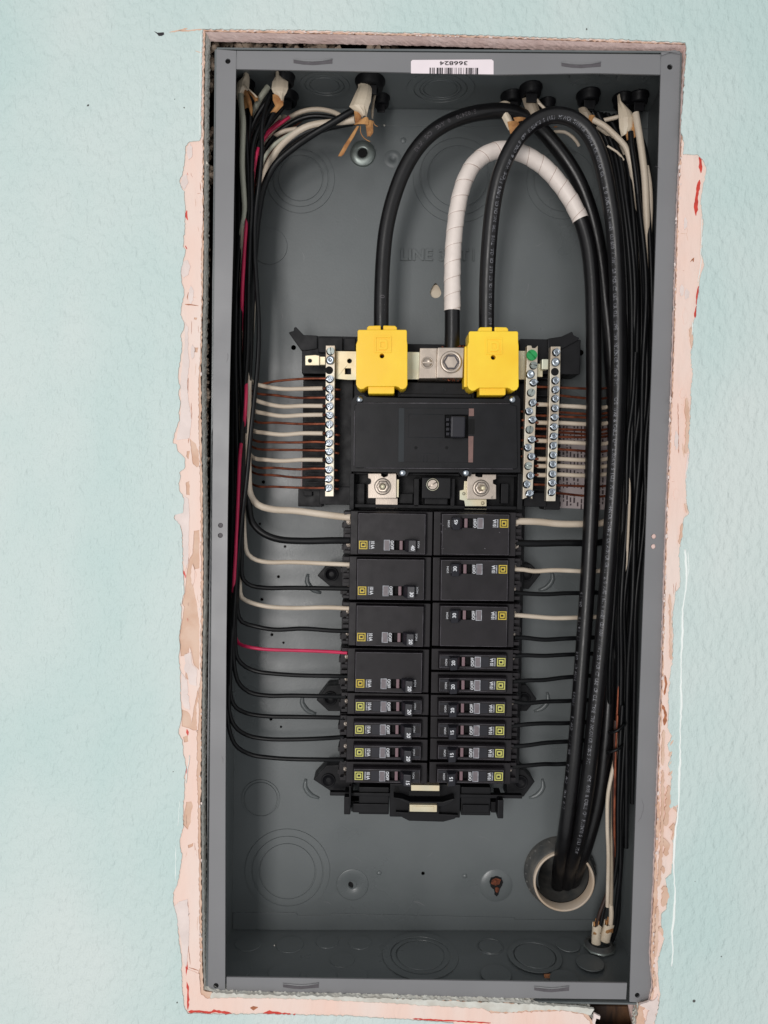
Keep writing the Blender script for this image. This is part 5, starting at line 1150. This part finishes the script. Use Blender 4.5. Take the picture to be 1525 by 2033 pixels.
# --- right breaker wires
GR = 'wires on the right breakers'
def rb2(pts, v, lane, yb): return pts+[(1165,v,62),(1200,v-3,70),(1224,v-20,74),(1238+lane,v-60,yb),(1248+lane,v-180,yb),(1262+lane,700 if v > 900 else 500,yb),(1270+lane,520,yb),(1262+lane,380,yb),(1240+lane,290,yb)]
Rr = [
 ('white_wire',[(1020,1035,40),(1036,1035,42),(1070,1036,48),(1110,1040,54)],1040,3.0,'wire_white','thick white wire into the breaker marked 45'),
 ('black_wire',[(1022,1078,40),(1045,1079,44),(1080,1079,50),(1120,1078,56)],1078,3.0,'wire_black','thick black wire into the breaker marked 45, below the white one'),
 ('white_wire',[(1020,1130,40),(1040,1131,44),(1060,1134,48),(1100,1132,52)],1134,1.95,'wire_white','white wire into the upper right breaker marked 30'),
 ('black_wire',[(1020,1177,40),(1040,1178,44),(1080,1180,50),(1120,1178,56)],1177,1.95,'wire_black','black wire into the upper right breaker marked 30'),
 ('white_wire',[(1020,1221,40),(1036,1222,43),(1060,1224,47),(1100,1227,52)],1225,1.95,'wire_white','white wire into the lower right breaker marked 30'),
 ('black_wire',[(1020,1266,40),(1040,1266,44),(1080,1270,50),(1120,1268,56)],1266,1.95,'wire_black','black wire into the lower right breaker marked 30'),
 ('black_wire',[(1018,1303,40),(1040,1301,44),(1080,1302,50),(1120,1300,56)],1298,1.85,'wire_black','black wire into the topmost narrow breaker of the right column'),
 ('black_wire',[(1018,1353,40),(1045,1351,44),(1080,1350,50),(1120,1345,56)],1342,1.85,'wire_black','black wire into the second narrow breaker of the right column'),
 ('black_wire',[(1016,1392,40),(1045,1396,44),(1080,1393,50),(1115,1392,56)],1390,1.85,'wire_black','black wire into the third narrow breaker of the right column'),
 ('black_wire',[(1014,1442,40),(1045,1438,44),(1080,1436,50),(1110,1436,56)],1434,1.85,'wire_black','black wire into the fourth narrow breaker of the right column'),
 ('black_wire',[(1014,1482,40),(1045,1480,44),(1080,1475,50),(1110,1473,56)],1470,1.85,'wire_black','black wire into the fifth narrow breaker of the right column'),
 ('black_wire',[(1012,1522,40),(1045,1520,44),(1080,1517,50),(1110,1517,56)],1512,1.85,'wire_black','black wire into the lowest breaker of the right column'),
]
for i, (nm, pts, v, r, m_, lab) in enumerate(Rr): wire(nm, rb2(pts, v, (i*5) % 17-8, 60+(i*7) % 22), r, m_, lab, 'wire', GR, n=11)
# --- right bundle
GB = 'black wires of the crowded right bundle'
for k in range(24):
    f = (k%17)/16+(.03 if k > 16 else 0); yd = 40+((k*11) % 40); x6 = 1238+f*60; x10 = 1232+f*48; x13 = 1214+f*48; x3 = 1196+f*84
    end = 1400+((k*53) % 300)
    q = [(1165+f*85+rr.uniform(-6,6), 222+f*10, 58+rr.uniform(-6,8)), (x3, 292, yd+6), (x3*.45+x6*.55, 400, yd), (x6+rr.uniform(-5,5), 560, yd), (x6+rr.uniform(-6,3), 740, yd+rr.uniform(-5,5)), ((x6+x10)/2+rr.uniform(-5,5), 880, yd), (x10+rr.uniform(-5,5), 1020, yd+rr.uniform(-5,5)), (x13+rr.uniform(-6,6)+6, 1200, yd), (x13+rr.uniform(-5,5), 1330, yd+6), (x13-4, end, yd+14)]
    wire('black_wire', q, 1.9+rr.uniform(0, .35), 'wire_black', 'black insulated wire running down the crowded bundle on the right of the heavy cables', 'wire', GB)
RX = [
 ([(1178,238,44),(1200,250,42),(1222,270,42),(1242,292,43),(1251,320,44),(1258,360,50),(1268,430,60)],2.4,'wire_white','upper cream wire crossing from the orange paper end to the right bundle'),
 ([(1186,250,50),(1208,266,50),(1228,280,50),(1240,300,52),(1248,330,56)],2.1,'wire_white','second cream wire just under the upper one at the top right'),
 ([(1192,240,56),(1212,236,54),(1228,232,52)],1.8,'wire_white','short cream wire bridging the two connectors at the top right'),
 ([(1262,225,42),(1268,260,40),(1274,300,39),(1280,350,40),(1283,410,42),(1284,460,46),(1282,510,54),(1278,560,62)],2.9,'wire_white','thick cream wire dropping straight from the top right corner jacket'),
 ([(1284,330,44),(1290,365,44),(1292,410,46),(1290,460,50),(1288,500,56)],1.9,'wire_white','cream wire showing just right of the thick cream one'),
 ([(1252,262,41),(1254,290,40),(1260,330,40),(1268,400,42),(1276,500,44),(1280,620,46),(1276,760,48),(1262,870,48),(1252,960,50),(1250,1080,52)],2.3,'wire_black','black wire dropping from inside the top right corner jacket'),
 ([(1246,880,46),(1248,930,44),(1250,980,43),(1248,1040,43),(1245,1100,44),(1240,1170,50)],1.1,'wire_white','cream wire showing as a long sliver halfway down the right bundle'),
 ([(1224,1430,52),(1222,1500,52),(1214,1540,50),(1207,1580,49),(1206,1640,49),(1208,1700,51),(1207,1760,54),(1206,1800,56)],1.7,'wire_white','outer cream wire rising from the bottom right jackets'),
 ([(1222,1480,54),(1218,1560,53),(1216,1640,53),(1214,1700,54),(1214,1760,55),(1212,1838,58)],1.7,'jacket_dim','shaded pale wire between the cream and the brown wires low on the right'),
 ([(1212,1790,57),(1214,1810,56),(1212,1840,57)],2.0,'wire_white','short cream wire end standing in the right jacket stub'),
 ([(1222,1430,50),(1220,1520,50),(1218,1600,51),(1218,1680,53),(1214,1740,56),(1203,1780,57),(1190,1815,57),(1184,1840,58)],1.6,'wire_brown','dark brownish wire leading down to the left jacket stub'),
 ([(1226,1420,48),(1223,1480,48),(1221,1560,48),(1220,1640,50),(1221,1700,54)],1.1,'copper','bare copper wire seen low on the right beside the cream wire'),
 ([(1230,1280,50),(1228,1360,50),(1224,1440,50),(1222,1500,50)],1.0,'copper','bare copper wire seen between blacks above the lower right cream wires'),
 ([(1236,1400,48),(1230,1500,49),(1227,1600,50),(1226,1700,53),(1216,1760,56),(1200,1800,58),(1192,1838,58)],1.9,'wire_black','black wire running down to the left jacket stub'),
 ([(1246,1380,50),(1238,1500,51),(1232,1620,52),(1232,1720,54),(1226,1780,57),(1218,1838,59)],1.9,'wire_black','black wire running down to the right jacket stub'),
 ([(1250,1300,56),(1246,1450,56),(1238,1600,58),(1234,1700,58),(1230,1760,58),(1226,1830,62),(1216,1866,66)],1.9,'wire_black','outermost black wire reaching the bottom right clamp'),
 ([(1262,700,40),(1256,800,38),(1248,860,38),(1245,920,40),(1244,1000,44)],2.0,'wire_black','greyish black wire crossing the front of the right bundle'),
 ([(1100,262,74),(1120,262,70),(1140,275,68),(1150,290,70)],1.4,'wire_white','thin white wire seen through the printed cable arch'),
 ([(1206,290,44),(1216,296,43),(1228,304,43),(1238,318,46)],.9,'wire_white','very thin pale wire lying over the blacks at the top right'),
]
for (pts, r, m_, lab) in RX: wire({'wire_black':'black_wire','wire_white':'white_wire','jacket_dim':'pale_wire','wire_brown':'brown_wire','copper':'copper_wire'}[m_], pts, r, m_, lab, 'wire', 'loose wires on the right side', n=12)
# cable tie around the lower right bundle
obj('cable_tie', MB().tube(sp([(1206,1495,50),(1214,1492,45),(1226,1488,43),(1236,1480,46)], 3), 1.3, 8), 'wire_black', label='lower black tie around the wires low on the right', cat='cable tie', group='black ties on the lower right wires')
obj('cable_tie', MB().tube(sp([(1210,1455,50),(1220,1453,44),(1230,1448,43),(1242,1436,46)], 3), 1.3, 8), 'wire_black', label='upper black tie around the wires low on the right', cat='cable tie', group='black ties on the lower right wires')

# dust, crumbs and scratches inside the box
ds = MB(); rr = random.Random(91)
for k in range(150):
    c_, n_ = plane_pt(rr.uniform(470, 1240), rr.uniform(1850, 1948), FC[3], BC[3], BC[2]); ds.lump(c_+Vector((0, 0, .1)), rr.choice([.12, .18, .25, .4]), k, (1, 1, .5), .4)
for k in range(90):
    ds.lump(P(rr.uniform(480, 1200), rr.uniform(1600, 1840), 94.9), rr.choice([.1, .14, .2]), k, (1, .4, 1), .4)
obj('dust_specks', ds, 'rubble', label='fine plaster dust and crumbs on the floor and back of the box', kind='stuff')

# scuffs on the painted steel
rr = random.Random(31)
for k, (u, v, y, l, a) in enumerate([(1274,1585,-.06,30,1.3),(1276,1610,-.06,26,1.8),(1300,330,-.06,14,.3),(452,700,-.06,20,1.5),(440,1500,-.06,16,1.2),(700,1700,94.9,24,.4),(860,1690,94.9,18,2.2),(640,1700,94.9,14,1.0),(950,1660,94.9,26,.2),(600,500,94.9,22,1.2),(1050,560,94.9,30,1.7),(700,430,94.9,18,.6),(560,620,94.9,16,1.4),(1080,480,94.9,20,2.5),(640,1790,94.9,20,.1),(820,1790,94.9,26,.15)]):
    o_ = back if y > 50 else box
    obj('scuff', MB().prism(strip([(u, v), (u+l*.5*math.cos(a), v+l*.5*math.sin(a)), (u+l*math.cos(a+.2), v+l*math.sin(a+.2))], rr.uniform(.5, 1.0), 0, 0, 900+k, .4), y, None), 'steel_face' if y > 50 else 'steel_dark', o_, fix=False)

for (u, v) in ((452.5,121.5),(429,1957),(1330,133),(1265.5,1976)):
    obj('hole_backing', MB().prism(circ(u, v, 7, 14), 2.1, None), 'hole', box, fix=False)  # black discs added to make the flange screw holes look dark
